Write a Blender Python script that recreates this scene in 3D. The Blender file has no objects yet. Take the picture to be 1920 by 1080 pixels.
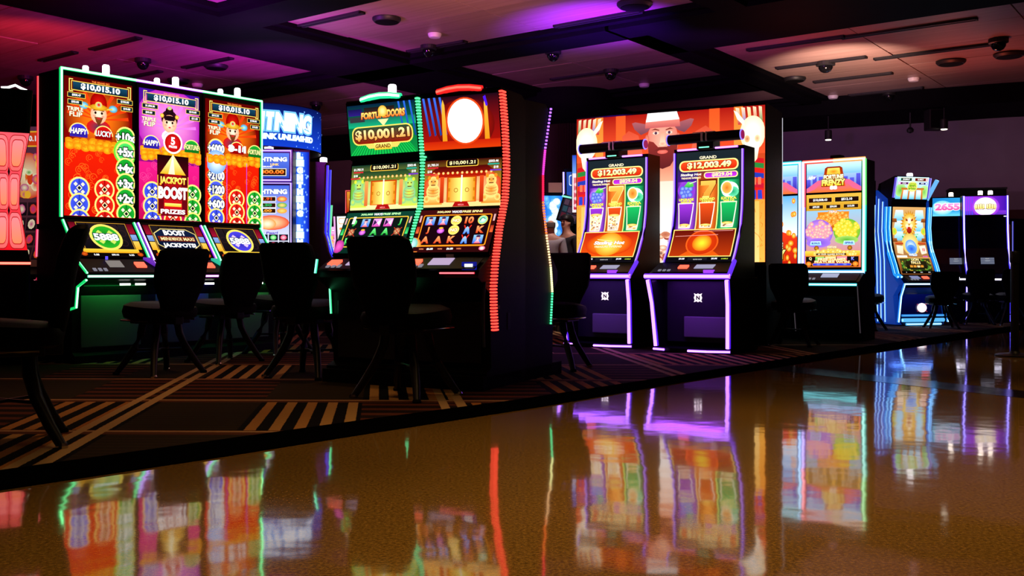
import bpy, bmesh, math, random
import numpy as np
from mathutils import Vector, Matrix
random.seed(7)
SC = bpy.context.scene
COL = SC.collection
R = math.radians

# ------------------------------------------------------------------ camera, world, lights, exposure
cam_d = bpy.data.cameras.new('camera')
cam = bpy.data.objects.new('camera', cam_d)
COL.objects.link(cam)
cam.location = (0, 0, 0.8)
cam.rotation_euler = (R(90), 0, 0)
cam_d.sensor_width = 36.0
cam_d.lens = 1850 / 1920 * 36
cam_d.shift_y = -28 / 1920
cam_d.clip_start = 0.05
cam_d.clip_end = 120
SC.camera = cam
SC.view_settings.view_transform = 'Standard'
SC.view_settings.look = 'None'
SC.view_settings.exposure = 0.0
SC.view_settings.gamma = 1.0
SC.view_settings.use_curve_mapping = False
SC.cycles.use_denoising = True
SC.cycles.sample_clamp_indirect = 6.0
SC.cycles.max_bounces = 6
w = bpy.data.worlds.new('world')
SC.world = w
w.use_nodes = True
w.node_tree.nodes['Background'].inputs[0].default_value = (0.05, 0.03, 0.06, 1)
w.node_tree.nodes['Background'].inputs[1].default_value = 0.02


def spot(name, loc, aim, col, power, ang=60, blend=0.9, size=0.08):
    d = bpy.data.lights.new(name, 'SPOT')
    d.color = col
    d.energy = power
    d.spot_size = R(ang)
    d.spot_blend = blend
    d.shadow_soft_size = size
    o = bpy.data.objects.new(name, d)
    COL.objects.link(o)
    o.location = loc
    o.rotation_euler = (Vector(aim) - Vector(loc)).to_track_quat('-Z', 'Y').to_euler()
    return o


# downlights in the walkway ceiling, outside the frame above
WARM = (1.0, 0.62, 0.25)
for (x, y, pw) in ((-0.9, 2.4, 150), (-0.9, 4.0, 110), (0.2, 5.2, 120), (4.6, 9.0, 90), (0.6, 2.8, 150), (1.2, 4.6, 150), (2.6, 3.6, 150), (3.8, 5.8, 150), (2.2, 6.2, 90), (5.8, 7.9, 130), (7.8, 9.8, 110), (9.8, 12.2, 90)):
    spot('walkway_downlight', (x + 0.5, y - 0.3, 3.66), (x + 0.5, y - 0.3, 0), WARM, pw * 1.2, 66, 0.85, 0.1)
for (x, y, pw) in ((-2.0, 5.8, 75), (-1.5, 7.6, 70), (-4.0, 6.0, 45)):
    spot('gaming_floor_spot', (x, y, 3.62), (x, y, 0), (1.0, 0.5, 0.2), pw, 70, 0.9, 0.1)
# unseen coloured spots, added to tint the wooden ceiling from below
UP = 9.0
for (loc, aim, col, pw, ang) in (
        ((-3.4, 9.95, 2.75), (-3.5, 11.6, 4.0), (0.50, 0.02, 0.90), 40, 140),
        ((-4.5, 9.2, 2.75), (-5.6, 10.8, 4.0), (0.95, 0.03, 0.06), 20, 100),
        ((-2.8, 11.0, 2.75), (-2.6, 12.6, 4.0), (0.50, 0.06, 0.72), 16, 140),
        ((-0.6, 7.6, 2.3), (-1.0, 10.6, 4.0), (0.8, 0.22, 0.12), 34, 130),
        ((1.1, 11.15, 2.35), (1.04, 11.9, 4.0), (0.22, 0.015, 1.0), 120, 80),
        ((0.1, 8.3, 2.3), (0.6, 10.6, 4.0), (0.25, 0.03, 0.8), 18, 95),
        ((-2.9, 12.4, 2.6), (-3.1, 14.2, 4.0), (0.55, 0.02, 0.80), 60, 130),
        ((-5.6, 11.6, 2.6), (-6.5, 13.4, 4.0), (0.95, 0.03, 0.06), 16, 120),
        ((-0.4, 8.1, 2.2), (-1.0, 12.8, 4.0), (0.85, 0.35, 0.22), 50, 60),
        ((2.2, 11.6, 2.7), (2.3, 14.0, 4.0), (0.30, 0.04, 0.6), 18, 130),
        ((4.2, 12.6, 2.4), (4.75, 14.2, 4.0), (1.0, 0.66, 0.52), 60, 70),
        ((6.0, 13.6, 2.4), (6.4, 13.6, 4.0), (0.75, 0.10, 0.05), 9, 150),
        ((3.6, 12.4, 2.4), (3.4, 12.4, 4.0), (0.7, 0.08, 0.04), 7, 150)):
    spot('added_ceiling_spot', loc, aim, col, pw * UP, ang)
spot('wall_washer', (4.5, 14.5, 2.3), (6.5, 18.4, 3.0), (0.44, 0.22, 0.37), 140, 120)
spot('wall_washer', (8.4, 14.5, 2.6), (9.5, 17.0, 3.0), (0.44, 0.22, 0.32), 60, 120)
spot('gaming_floor_spot', (0.75, 12.6, 3.62), (0.72, 14.2, 1.4), (1.0, 0.8, 0.72), 260, 80)  # added spot, aimed to brighten the two men and the sign back
# the light bars under the decks of the violet and the blue machines shine down on the carpet
for (x, y, rz, c_, pw) in ((1.72, 9.76, -34, (0.34, 0.06, 1.0), 5.0), (0.87, 10.5, -34, (0.30, 0.08, 1.0), 4.5), (6.08, 14.86, 14, (0.1, 0.25, 1.0), 5.0), (5.0, 15.3, -66, (0.1, 0.25, 1.0), 3.5)):
    d_ = bpy.data.lights.new('deck_underlight', 'AREA')
    d_.shape = 'RECTANGLE'
    d_.size, d_.size_y = 0.8, 0.25
    d_.color, d_.energy = c_, pw
    o_ = bpy.data.objects.new('deck_underlight', d_)
    COL.objects.link(o_)
    o_.location = (x, y, 0.725 if y < 12 else 0.58)
    o_.rotation_euler = (0, 0, R(rz))
spot('wall_washer', (-2.6, 17.5, 2.6), (-3.2, 23.5, 3.0), (0.42, 0.15, 0.42), 90, 100)


# ------------------------------------------------------------------ helpers
def lin(v):
    return v / 12.92 if v <= 0.04045 else ((v + 0.055) / 1.055) ** 2.4


def C(h):
    if not isinstance(h, str):
        return tuple(h)[:3]
    h = h.lstrip('#')
    return tuple(lin(int(h[i:i + 2], 16) / 255) for i in (0, 2, 4))


_mats = {}


def mat(name, col=(0.02, 0.02, 0.02), rough=0.4, metal=0.0, spec=0.4, em=None, es=0.0, noise=0.0):
    if name in _mats:
        return _mats[name]
    m = bpy.data.materials.new(name)
    m.use_nodes = True
    nt = m.node_tree
    b = nt.nodes['Principled BSDF']
    b.inputs['Base Color'].default_value = (*C(col), 1)
    b.inputs['Roughness'].default_value = rough
    b.inputs['Metallic'].default_value = metal
    b.inputs['Specular IOR Level'].default_value = spec
    if em is not None:
        b.inputs['Emission Color'].default_value = (*C(em), 1)
        b.inputs['Emission Strength'].default_value = es
    if noise:
        n = nt.nodes.new('ShaderNodeTexNoise')
        n.inputs['Scale'].default_value = 60
        r = nt.nodes.new('ShaderNodeMapRange')
        r.inputs['To Min'].default_value = max(0, rough - noise)
        r.inputs['To Max'].default_value = min(1, rough + noise)
        nt.links.new(n.outputs['Fac'], r.inputs['Value'])
        nt.links.new(r.outputs['Result'], b.inputs['Roughness'])
    _mats[name] = m
    return m


def glow(name, col, s):
    return mat('glow_' + name, (0.01, 0.01, 0.01), 0.5, em=col, es=s)


def screen_mat(s):
    k = 'screen_picture_%s' % s
    if k in _mats:
        return _mats[k]
    m = bpy.data.materials.new(k)
    m.use_nodes = True
    nt = m.node_tree
    nt.nodes.remove(nt.nodes['Principled BSDF'])
    a = nt.nodes.new('ShaderNodeAttribute')
    a.attribute_name = 'Col'
    e = nt.nodes.new('ShaderNodeEmission')
    e.inputs['Strength'].default_value = s
    nt.links.new(a.outputs['Color'], e.inputs['Color'])
    nt.links.new(e.outputs[0], nt.nodes['Material Output'].inputs[0])
    _mats[k] = m
    return m


BLACK = mat('black_lacquer', (0.003, 0.003, 0.0035), 0.42, spec=0.12, noise=0.08)
MATTE = mat('matt_black', (0.003, 0.003, 0.003), 0.7, spec=0.08, noise=0.1)
VINYL = mat('black_vinyl', (0.002, 0.002, 0.0025), 0.6, spec=0.07, noise=0.12)
CHROME = mat('chrome', (0.5, 0.5, 0.52), 0.18, 1.0, noise=0.05)
DSTEEL = mat('dark_steel', (0.012, 0.012, 0.014), 0.4, 0.3, noise=0.1)


def tag(o, label=None, cat=None, group=None, kind=None):
    if label:
        o['label'] = label
    if cat:
        o['category'] = cat
    if group:
        o['group'] = group
    if kind:
        o['kind'] = kind
    return o


def thing(name, label, cat, loc=(0, 0, 0), rz=0, group=None):
    o = bpy.data.objects.new(name, None)
    COL.objects.link(o)
    o.location = loc
    o.rotation_euler = (0, 0, R(rz))
    o.empty_display_size = 0.1
    return tag(o, label, cat, group)


def link(name, me, m, parent=None):
    o = bpy.data.objects.new(name, me)
    COL.objects.link(o)
    if m is not None and not me.materials:
        me.materials.append(m)
    if parent:
        o.parent = parent
    return o


def copy_tree(o, parent=None):
    c = o.copy()
    COL.objects.link(c)
    c.parent = parent
    for ch in o.children:
        copy_tree(ch, c)
    return c


class MB:
    def __init__(self):
        self.bm = bmesh.new()

    def _hull(self, vs, fs):
        v = [self.bm.verts.new(p) for p in vs]
        for f in fs:
            try:
                self.bm.faces.new([v[i] for i in f])
            except ValueError:
                pass
        return v

    def box(self, x0, x1, y0, y1, z0, z1):
        self._hull([(x0, y0, z0), (x1, y0, z0), (x1, y1, z0), (x0, y1, z0), (x0, y0, z1), (x1, y0, z1), (x1, y1, z1), (x0, y1, z1)],
                   [(3, 2, 1, 0), (4, 5, 6, 7), (0, 1, 5, 4), (1, 2, 6, 5), (2, 3, 7, 6), (3, 0, 4, 7)])
        return self

    def prof(self, pts, x0, x1, tx=None):
        n = len(pts)
        xs0 = [x0] * n if tx is None else [x0 * t for t in tx]
        xs1 = [x1] * n if tx is None else [x1 * t for t in tx]
        a = [self.bm.verts.new((xs0[i], *p)) for i, p in enumerate(pts)]
        b = [self.bm.verts.new((xs1[i], *p)) for i, p in enumerate(pts)]
        self.bm.faces.new(a)
        self.bm.faces.new(b[::-1])
        for i in range(n):
            j = (i + 1) % n
            self.bm.faces.new([a[j], a[i], b[i], b[j]])
        return self

    def prism(self, pts, z0, z1):
        n = len(pts)
        a = [self.bm.verts.new((*p, z0)) for p in pts]
        b = [self.bm.verts.new((*p, z1)) for p in pts]
        self.bm.faces.new(a[::-1])
        self.bm.faces.new(b)
        for i in range(n):
            j = (i + 1) % n
            self.bm.faces.new([a[i], a[j], b[j], b[i]])
        return self

    def tube(self, path, r, n=8):
        path = [Vector(p) for p in path]
        rs = r if isinstance(r, (list, tuple)) else [r] * len(path)
        rings = []
        up = Vector((0, 0, 1))
        for i, p in enumerate(path):
            t = (path[min(i + 1, len(path) - 1)] - path[max(i - 1, 0)]).normalized()
            ref = up if abs(t.dot(up)) < 0.95 else Vector((0, 1, 0))
            a = t.cross(ref).normalized()
            b = a.cross(t).normalized()
            rings.append([self.bm.verts.new(p + rs[i] * (math.cos(2 * math.pi * (k + .5) / n) * a + math.sin(2 * math.pi * (k + .5) / n) * b)) for k in range(n)])
        for i in range(len(rings) - 1):
            for k in range(n):
                l = (k + 1) % n
                self.bm.faces.new([rings[i][k], rings[i][l], rings[i + 1][l], rings[i + 1][k]])
        self.bm.faces.new(rings[0][::-1])
        self.bm.faces.new(rings[-1])
        return self

    def lathe(self, prof, cx=0, cy=0, n=20):
        rings = []
        for (r, z) in prof:
            rings.append([self.bm.verts.new((cx + max(r, 1e-4) * math.cos(2 * math.pi * k / n), cy + max(r, 1e-4) * math.sin(2 * math.pi * k / n), z)) for k in range(n)])
        for i in range(len(rings) - 1):
            for k in range(n):
                l = (k + 1) % n
                self.bm.faces.new([rings[i][k], rings[i][l], rings[i + 1][l], rings[i + 1][k]])
        self.bm.faces.new(rings[0][::-1])
        self.bm.faces.new(rings[-1])
        return self

    def loft(self, secs, n=16, e=0.6):
        """secs: (cx, cy, cz, half_width_x, half_depth_y [, tilt of section in z per y])"""
        rings = []
        for s in secs:
            cx, cy, cz, hx, hy = s[:5]
            tz = s[5] if len(s) > 5 else 0
            ring = []
            for k in range(n):
                a = 2 * math.pi * k / n
                c_, s_ = math.cos(a), math.sin(a)
                x = math.copysign(abs(c_) ** e, c_) * hx
                y = math.copysign(abs(s_) ** e, s_) * hy
                ring.append(self.bm.verts.new((cx + x, cy + y, cz + tz * y)))
            rings.append(ring)
        for i in range(len(rings) - 1):
            for k in range(n):
                l = (k + 1) % n
                self.bm.faces.new([rings[i][k], rings[i][l], rings[i + 1][l], rings[i + 1][k]])
        self.bm.faces.new(rings[0][::-1])
        self.bm.faces.new(rings[-1])
        return self

    def build(self, name, m, parent=None, bevel=0.0, smooth=False, seg=2):
        bm = self.bm
        bmesh.ops.recalc_face_normals(bm, faces=bm.faces)
        if bevel:
            ed = [e for e in bm.edges if len(e.link_faces) == 2 and e.calc_face_angle(0) > 0.5]
            try:
                bmesh.ops.bevel(bm, geom=ed, offset=bevel, segments=seg, profile=0.6, affect='EDGES', clamp_overlap=True)
            except Exception:
                pass
        me = bpy.data.meshes.new(name)
        bm.to_mesh(me)
        bm.free()
        if smooth:
            me.polygons.foreach_set('use_smooth', [True] * len(me.polygons))
            try:
                me.set_sharp_from_angle(angle=R(40))
            except Exception:
                pass
        return link(name, me, m, parent)


# ------------------------------------------------------------------ flat print on screens: coloured shapes laid over one another
_txt = {}


def text_tris(s, bold):
    k = (s, round(bold, 3))
    if k in _txt:
        return _txt[k]
    cu = bpy.data.curves.new('lettering', 'FONT')
    cu.body = s
    cu.resolution_u = 3
    cu.offset = bold
    ob = bpy.data.objects.new('lettering', cu)
    me = bpy.data.meshes.new_from_object(ob)
    me.calc_loop_triangles()
    v = np.array([x.co[:2] for x in me.vertices]).reshape(-1, 2)
    t = np.array([x.vertices[:] for x in me.loop_triangles], int).reshape(-1, 3)
    bpy.data.objects.remove(ob)
    bpy.data.curves.remove(cu)
    bpy.data.meshes.remove(me)
    _txt[k] = (v, t)
    return v, t


class Canvas:
    """picture W x H (centimetres), origin at the lower left corner"""

    def __init__(s, W, H):
        s.W, s.H = W, H
        s.P, s.K, s.L = [], [], []
        s.l = 0

    def op(s):
        s.l += 1

    def tri(s, a, b, c, ca, cb, cc):
        s.P.append((a, b, c))
        s.K.append((ca, cb, cc))
        s.L.append(s.l)

    def quad(s, a, b, c, d, ca, cb, cc, cd):
        s.tri(a, b, c, ca, cb, cc)
        s.tri(a, c, d, ca, cc, cd)

    def rect(s, x0, y0, x1, y1, c, ct=None):
        s.op()
        c = C(c)
        ct = C(ct) if ct else c
        s.quad((x0, y0), (x1, y0), (x1, y1), (x0, y1), c, c, ct, ct)

    def hrect(s, x0, y0, x1, y1, cl, cr):
        s.op()
        cl, cr = C(cl), C(cr)
        s.quad((x0, y0), (x1, y0), (x1, y1), (x0, y1), cl, cr, cr, cl)

    def poly(s, pts, c, ct=None):
        s.op()
        ys = [p[1] for p in pts]
        y0, y1 = min(ys), max(ys)
        c = C(c)
        ct = C(ct) if ct else c
        f = lambda p: tuple(c[i] + (ct[i] - c[i]) * (p[1] - y0) / max(1e-6, y1 - y0) for i in range(3))
        m = (sum(p[0] for p in pts) / len(pts), sum(ys) / len(pts))
        for i in range(len(pts)):
            a, b = pts[i], pts[(i + 1) % len(pts)]
            s.tri(m, a, b, f(m), f(a), f(b))

    def ell(s, cx, cy, rx, ry, c, ce=None, n=20, a0=0, a1=360):
        s.op()
        c = C(c)
        ce = C(ce) if ce else c
        for i in range(n):
            t0, t1 = R(a0 + (a1 - a0) * i / n), R(a0 + (a1 - a0) * (i + 1) / n)
            s.tri((cx, cy), (cx + rx * math.cos(t0), cy + ry * math.sin(t0)), (cx + rx * math.cos(t1), cy + ry * math.sin(t1)), c, ce, ce)

    def ring(s, cx, cy, rx, ry, w, c, n=24, a0=0, a1=360, ci=None):
        s.op()
        c = C(c)
        ci = C(ci) if ci else c
        for i in range(n):
            t0, t1 = R(a0 + (a1 - a0) * i / n), R(a0 + (a1 - a0) * (i + 1) / n)
            o0, o1 = (cx + rx * math.cos(t0), cy + ry * math.sin(t0)), (cx + rx * math.cos(t1), cy + ry * math.sin(t1))
            i0, i1 = (cx + (rx - w) * math.cos(t0), cy + (ry - w) * math.sin(t0)), (cx + (rx - w) * math.cos(t1), cy + (ry - w) * math.sin(t1))
            s.quad(i0, o0, o1, i1, ci, c, c, ci)

    def rpts(s, x0, y0, x1, y1, r, n=4):
        out = []
        for (cx, cy, a) in ((x1 - r, y1 - r, 0), (x0 + r, y1 - r, 90), (x0 + r, y0 + r, 180), (x1 - r, y0 + r, 270)):
            for k in range(n + 1):
                t = R(a + 90 * k / n)
                out.append((cx + r * math.cos(t), cy + r * math.sin(t)))
        return out

    def rrect(s, x0, y0, x1, y1, r, c, ct=None, ec=None, ew=0):
        if ec:
            s.poly(s.rpts(x0 - ew, y0 - ew, x1 + ew, y1 + ew, r + ew), ec)
        s.poly(s.rpts(x0, y0, x1, y1, r), c, ct)

    def line(s, pts, w, c, closed=False):
        s.op()
        c = C(c)
        n = len(pts)
        for i in range(n if closed else n - 1):
            a, b = pts[i], pts[(i + 1) % n]
            dx, dy = b[0] - a[0], b[1] - a[1]
            l = math.hypot(dx, dy) or 1
            nx, ny = -dy / l * w / 2, dx / l * w / 2
            ex, ey = dx / l * w / 2, dy / l * w / 2
            s.quad((a[0] - ex - nx, a[1] - ey - ny), (b[0] + ex - nx, b[1] + ey - ny), (b[0] + ex + nx, b[1] + ey + ny), (a[0] - ex + nx, a[1] - ey + ny), c, c, c, c)

    def _text(s, t, cx, cy, h, w, c, ct, bold, shear, box):
        v, tr = text_tris(t, bold)
        if not len(v):
            return
        x0, y0, x1, y1 = box
        sy = h / max(1e-6, y1 - y0)
        sx = sy if w is None else w / max(1e-6, x1 - x0)
        px = cx + (v[:, 0] - (x0 + x1) / 2) * sx + shear * (v[:, 1] - (y0 + y1) / 2) * sy
        py = cy + (v[:, 1] - (y0 + y1) / 2) * sy
        f = np.clip((v[:, 1] - y0) / max(1e-6, y1 - y0), 0, 1)
        c, ct = np.array(c), np.array(ct)
        k = c[None] + (ct - c)[None] * f[:, None]
        s.op()
        for a, b, d in tr:
            s.tri((px[a], py[a]), (px[b], py[b]), (px[d], py[d]), tuple(k[a]), tuple(k[b]), tuple(k[d]))

    def text(s, t, cx, cy, h, c, ct=None, w=None, bold=0.02, ol=None, ow=0.05, shear=0.0):
        v, _ = text_tris(t, bold)
        if not len(v):
            return
        box = (v[:, 0].min(), v[:, 1].min(), v[:, 0].max(), v[:, 1].max())
        if ol:
            s._text(t, cx, cy, h, w, C(ol), C(ol), bold + ow, shear, box)
        s._text(t, cx, cy, h, w, C(c), C(ct) if ct else C(c), bold, shear, box)

    def arctext(s, t, cx, cy, h, span, rise, c, ct=None, bold=0.02, ol=None, ow=0.05):
        n = len(t)
        for i, ch in enumerate(t):
            if ch == ' ':
                continue
            f = (i + .5) / n * 2 - 1
            s.text(ch, cx + f * span / 2, cy + rise * (1 - f * f), h, c, ct, bold=bold, ol=ol, ow=ow)

    def build(s, name, parent, prof, m, x0=None, eps=0.00016, back=0.0):
        """prof: (y, z) polyline, bottom to top; picture is stretched along it, centred on x=0 (or starting at x0)"""
        pr = np.array(prof, float)
        seg = np.diff(pr, axis=0)
        ln = np.hypot(seg[:, 0], seg[:, 1])
        cum = np.concatenate([[0], np.cumsum(ln)])
        tot = cum[-1]
        P = np.array(s.P, float)
        K = np.array(s.K, float)
        L = np.array(s.L, float)
        brk = cum[1:-1] / tot * s.H
        for bv in brk:     # cut triangles at every fold so that the picture follows the curved glass exactly
            lo, hi = P[:, :, 1].min(1) < bv - 1e-6, P[:, :, 1].max(1) > bv + 1e-6
            x = lo & hi
            if not x.any():
                continue
            nP, nK, nL = [P[~x]], [K[~x]], [L[~x]]
            aP, aK, aL = [], [], []
            for p, k, l in zip(P[x], K[x], L[x]):
                for side in (-1, 1):
                    q, qk = [], []
                    for i in range(3):
                        j = (i + 1) % 3
                        di, dj = (p[i, 1] - bv) * side, (p[j, 1] - bv) * side
                        if di >= 0:
                            q.append(p[i]); qk.append(k[i])
                        if di * dj < 0:
                            f = di / (di - dj)
                            q.append(p[i] + (p[j] - p[i]) * f); qk.append(k[i] + (k[j] - k[i]) * f)
                    for i in range(1, len(q) - 1):
                        aP.append((q[0], q[i], q[i + 1])); aK.append((qk[0], qk[i], qk[i + 1])); aL.append(l)
            if aP:
                nP.append(np.array(aP)); nK.append(np.array(aK)); nL.append(np.array(aL))
            P, K, L = np.concatenate(nP), np.concatenate(nK), np.concatenate(nL)
        v = np.clip(P[:, :, 1] / s.H, 0, 1) * tot
        vm = v.mean(1)
        si = np.clip(np.searchsorted(cum, vm, side='right') - 1, 0, len(ln) - 1)
        d = seg[si] / ln[si][:, None]
        t = v - cum[si][:, None]
        nrm = np.stack([-d[:, 1], d[:, 0]], 1)
        lift = (L * eps + 0.001)[:, None]
        Y = pr[si, 0][:, None] + d[:, 0][:, None] * t + nrm[:, 0][:, None] * lift
        Z = pr[si, 1][:, None] + d[:, 1][:, None] * t + nrm[:, 1][:, None] * lift
        X = np.clip(P[:, :, 0], 0, s.W) / 100 + (-s.W / 200 if x0 is None else x0)
        V = np.stack([X, Y, Z], 2).reshape(-1, 3)
        n = len(V)
        me = bpy.data.meshes.new(name)
        me.from_pydata(V.tolist(), [], np.arange(n).reshape(-1, 3).tolist())
        at = me.color_attributes.new('Col', 'FLOAT_COLOR', 'POINT')
        at.data.foreach_set('color', np.concatenate([K.reshape(-1, 3), np.ones((n, 1))], 1).astype(np.float32).ravel())
        return link(name, me, m, parent)


def strip(parent, path, col, s=6.0, r=0.013, off=(0, -0.009, 0), core=None, name='led_strip', base=1.0, n=8, ck=0.66):
    """a coloured diffuser, widened as a painted halo, with the hot light line along it"""
    k = col if isinstance(col, str) else '%.2f_%.2f_%.2f' % tuple(col)
    a = MB().tube(path, r, n).build(name, glow('halo_diffuser_' + k, col, base), parent, smooth=True)  # glowing colour of this tube imitates the halo of the strip
    cc = core or tuple(min(1, 0.13 + 0.87 * x) for x in C(col))
    p2 = [Vector(p) + Vector(off) for p in path]
    MB().tube(p2, r * ck, 6).build('light_core', glow('core_%s_%s' % (k, s), cc, s), a, smooth=True)
    return a

# ------------------------------------------------------------------ the room
def nodes(name):
    m = bpy.data.materials.new(name)
    m.use_nodes = True
    nt = m.node_tree
    return m, nt, nt.nodes['Principled BSDF']


class NT:
    def __init__(s, nt):
        s.nt = nt

    def n(s, t, **kw):
        x = s.nt.nodes.new(t)
        for k, v in kw.items():
            setattr(x, k, v)
        return x

    def m(s, op, a, b=None, c=None):
        x = s.nt.nodes.new('ShaderNodeMath')
        x.operation = op
        for i, v in enumerate((a, b, c)):
            if v is None:
                continue
            if isinstance(v, (int, float)):
                x.inputs[i].default_value = v
            else:
                s.nt.links.new(v, x.inputs[i])
        return x.outputs[0]

    def mix(s, f, a, b):
        x = s.nt.nodes.new('ShaderNodeMix')
        x.data_type = 'RGBA'
        for i, v in ((0, f), (6, a), (7, b)):
            if isinstance(v, (int, float)):
                x.inputs[i].default_value = v
            elif isinstance(v, tuple):
                x.inputs[i].default_value = (*v, 1)
            else:
                s.nt.links.new(v, x.inputs[i])
        return x.outputs[2]


def floor_material():
    m, nt, b = nodes('polished_terrazzo')
    g = NT(nt)
    tc = g.n('ShaderNodeTexCoord')
    n1 = g.n('ShaderNodeTexNoise')
    n1.inputs['Scale'].default_value = 90
    n1.inputs['Detail'].default_value = 4
    nt.links.new(tc.outputs['Object'], n1.inputs['Vector'])
    n2 = g.n('ShaderNodeTexNoise')
    n2.inputs['Scale'].default_value = 1.3
    n2.inputs['Detail'].default_value = 3
    nt.links.new(tc.outputs['Object'], n2.inputs['Vector'])
    vo = g.n('ShaderNodeTexVoronoi')
    vo.inputs['Scale'].default_value = 130
    nt.links.new(tc.outputs['Object'], vo.inputs['Vector'])
    chip = g.m('LESS_THAN', vo.outputs['Distance'], 0.22)
    c1 = g.mix(g.m('MULTIPLY', g.m('SUBTRACT', n1.outputs['Fac'], 0.28), 2.2), (0.06, 0.026, 0.005), (0.37, 0.20, 0.04))
    c2 = g.mix(g.m('MULTIPLY', chip, 0.35), c1, (0.45, 0.30, 0.12))
    c3 = g.mix(g.m('MULTIPLY', n2.outputs['Fac'], 0.5), c2, (0.11, 0.07, 0.012))
    nt.links.new(c3, b.inputs['Base Color'])
    b.inputs['Roughness'].default_value = 0.06
    b.inputs['IOR'].default_value = 1.62
    b.inputs['Specular IOR Level'].default_value = 0.5
    w1 = g.n('ShaderNodeTexNoise')
    w1.inputs['Scale'].default_value = 5.0
    w1.inputs['Detail'].default_value = 1.5
    nt.links.new(tc.outputs['Object'], w1.inputs['Vector'])
    bp = g.n('ShaderNodeBump')
    bp.inputs['Strength'].default_value = 0.07
    bp.inputs['Distance'].default_value = 0.012
    nt.links.new(w1.outputs['Fac'], bp.inputs['Height'])
    nt.links.new(bp.outputs[0], b.inputs['Normal'])
    return m


def carpet_material():
    m, nt, b = nodes('patterned_carpet')
    g = NT(nt)
    tc = g.n('ShaderNodeTexCoord')
    sp = g.n('ShaderNodeSeparateXYZ')
    nt.links.new(tc.outputs['Object'], sp.inputs[0])
    X, Y = sp.outputs[0], sp.outputs[1]
    nz = g.n('ShaderNodeTexNoise')
    nz.inputs['Scale'].default_value = 40
    nt.links.new(tc.outputs['Object'], nz.inputs['Vector'])
    jit = g.m('MULTIPLY', g.m('SUBTRACT', nz.outputs['Fac'], 0.5), 0.012)
    A = g.m('ADD', g.m('ADD', X, g.m('MULTIPLY', Y, 0.135)), jit)
    B = g.m('ADD', g.m('ADD', Y, g.m('MULTIPLY', X, 0.02)), jit)

    def cell(v, size, off=0.0):
        return g.m('FLOOR', g.m('DIVIDE', g.m('ADD', v, off), size))

    def frac(v, size, off=0.0):
        return g.m('FRACT', g.m('DIVIDE', g.m('ADD', v, off), size))

    def rnd(a, b_, seed):
        cx = g.n('ShaderNodeCombineXYZ')
        nt.links.new(a, cx.inputs[0])
        nt.links.new(b_, cx.inputs[1])
        cx.inputs[2].default_value = seed
        wn = g.n('ShaderNodeTexWhiteNoise')
        wn.noise_dimensions = '3D'
        nt.links.new(cx.outputs[0], wn.inputs['Vector'])
        return wn

    ca, cb = cell(A, 0.62, 0.10), cell(B, 1.22, 0.05)
    blk = rnd(ca, cb, 3.3).outputs['Value']
    # bars running away from the walkway
    bar = g.m('GREATER_THAN', frac(A, 0.125), 0.52)
    barc = rnd(cell(A, 0.125), cb, 1.7).outputs['Value']
    barcol = g.mix(barc, (0.42, 0.15, 0.03), (0.50, 0.30, 0.10))
    v1 = g.mix(bar, (0.005, 0.004, 0.003), barcol)
    # bars running across
    bar2 = g.m('GREATER_THAN', frac(B, 0.20), 0.55)
    v2 = g.mix(bar2, (0.016, 0.008, 0.004), (0.11, 0.030, 0.012))
    # quiet olive field with hairlines
    hair = g.m('GREATER_THAN', frac(B, 0.075), 0.82)
    v3 = g.mix(hair, (0.026, 0.017, 0.007), (0.045, 0.026, 0.011))
    c = g.mix(g.m('GREATER_THAN', blk, 0.33), v1, v3)
    c = g.mix(g.m('GREATER_THAN', blk, 0.74), c, v2)
    # broad bands and pale pinstripes at the edges of the blocks
    edge = g.m('LESS_THAN', frac(B, 1.22, 0.05), 0.11)
    e2 = g.m('LESS_THAN', g.m('ABSOLUTE', g.m('SUBTRACT', frac(B, 1.22, 0.05), 0.08)), 0.016)
    ecol = g.mix(e2, (0.11, 0.035, 0.014), (0.46, 0.27, 0.13))
    c = g.mix(edge, c, ecol)
    pa = g.m('LESS_THAN', g.m('ABSOLUTE', g.m('SUBTRACT', frac(A, 1.9, 1.62), 0.06)), 0.014)
    pb = g.m('LESS_THAN', g.m('ABSOLUTE', g.m('SUBTRACT', frac(A, 1.9, 1.62), 0.115)), 0.016)
    c = g.mix(g.m('MAXIMUM', pa, pb), c, (0.50, 0.32, 0.14))
    pile = g.n('ShaderNodeTexNoise')
    pile.inputs['Scale'].default_value = 350
    nt.links.new(tc.outputs['Object'], pile.inputs['Vector'])
    c = g.mix(g.m('MULTIPLY', pile.outputs['Fac'], 0.35), c, (0.0, 0.0, 0.0))
    nt.links.new(c, b.inputs['Base Color'])
    b.inputs['Roughness'].default_value = 0.95
    b.inputs['Specular IOR Level'].default_value = 0.05
    bp = g.n('ShaderNodeBump')
    bp.inputs['Strength'].default_value = 0.4
    bp.inputs['Distance'].default_value = 0.004
    nt.links.new(pile.outputs['Fac'], bp.inputs['Height'])
    nt.links.new(bp.outputs[0], b.inputs['Normal'])
    return m


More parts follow.
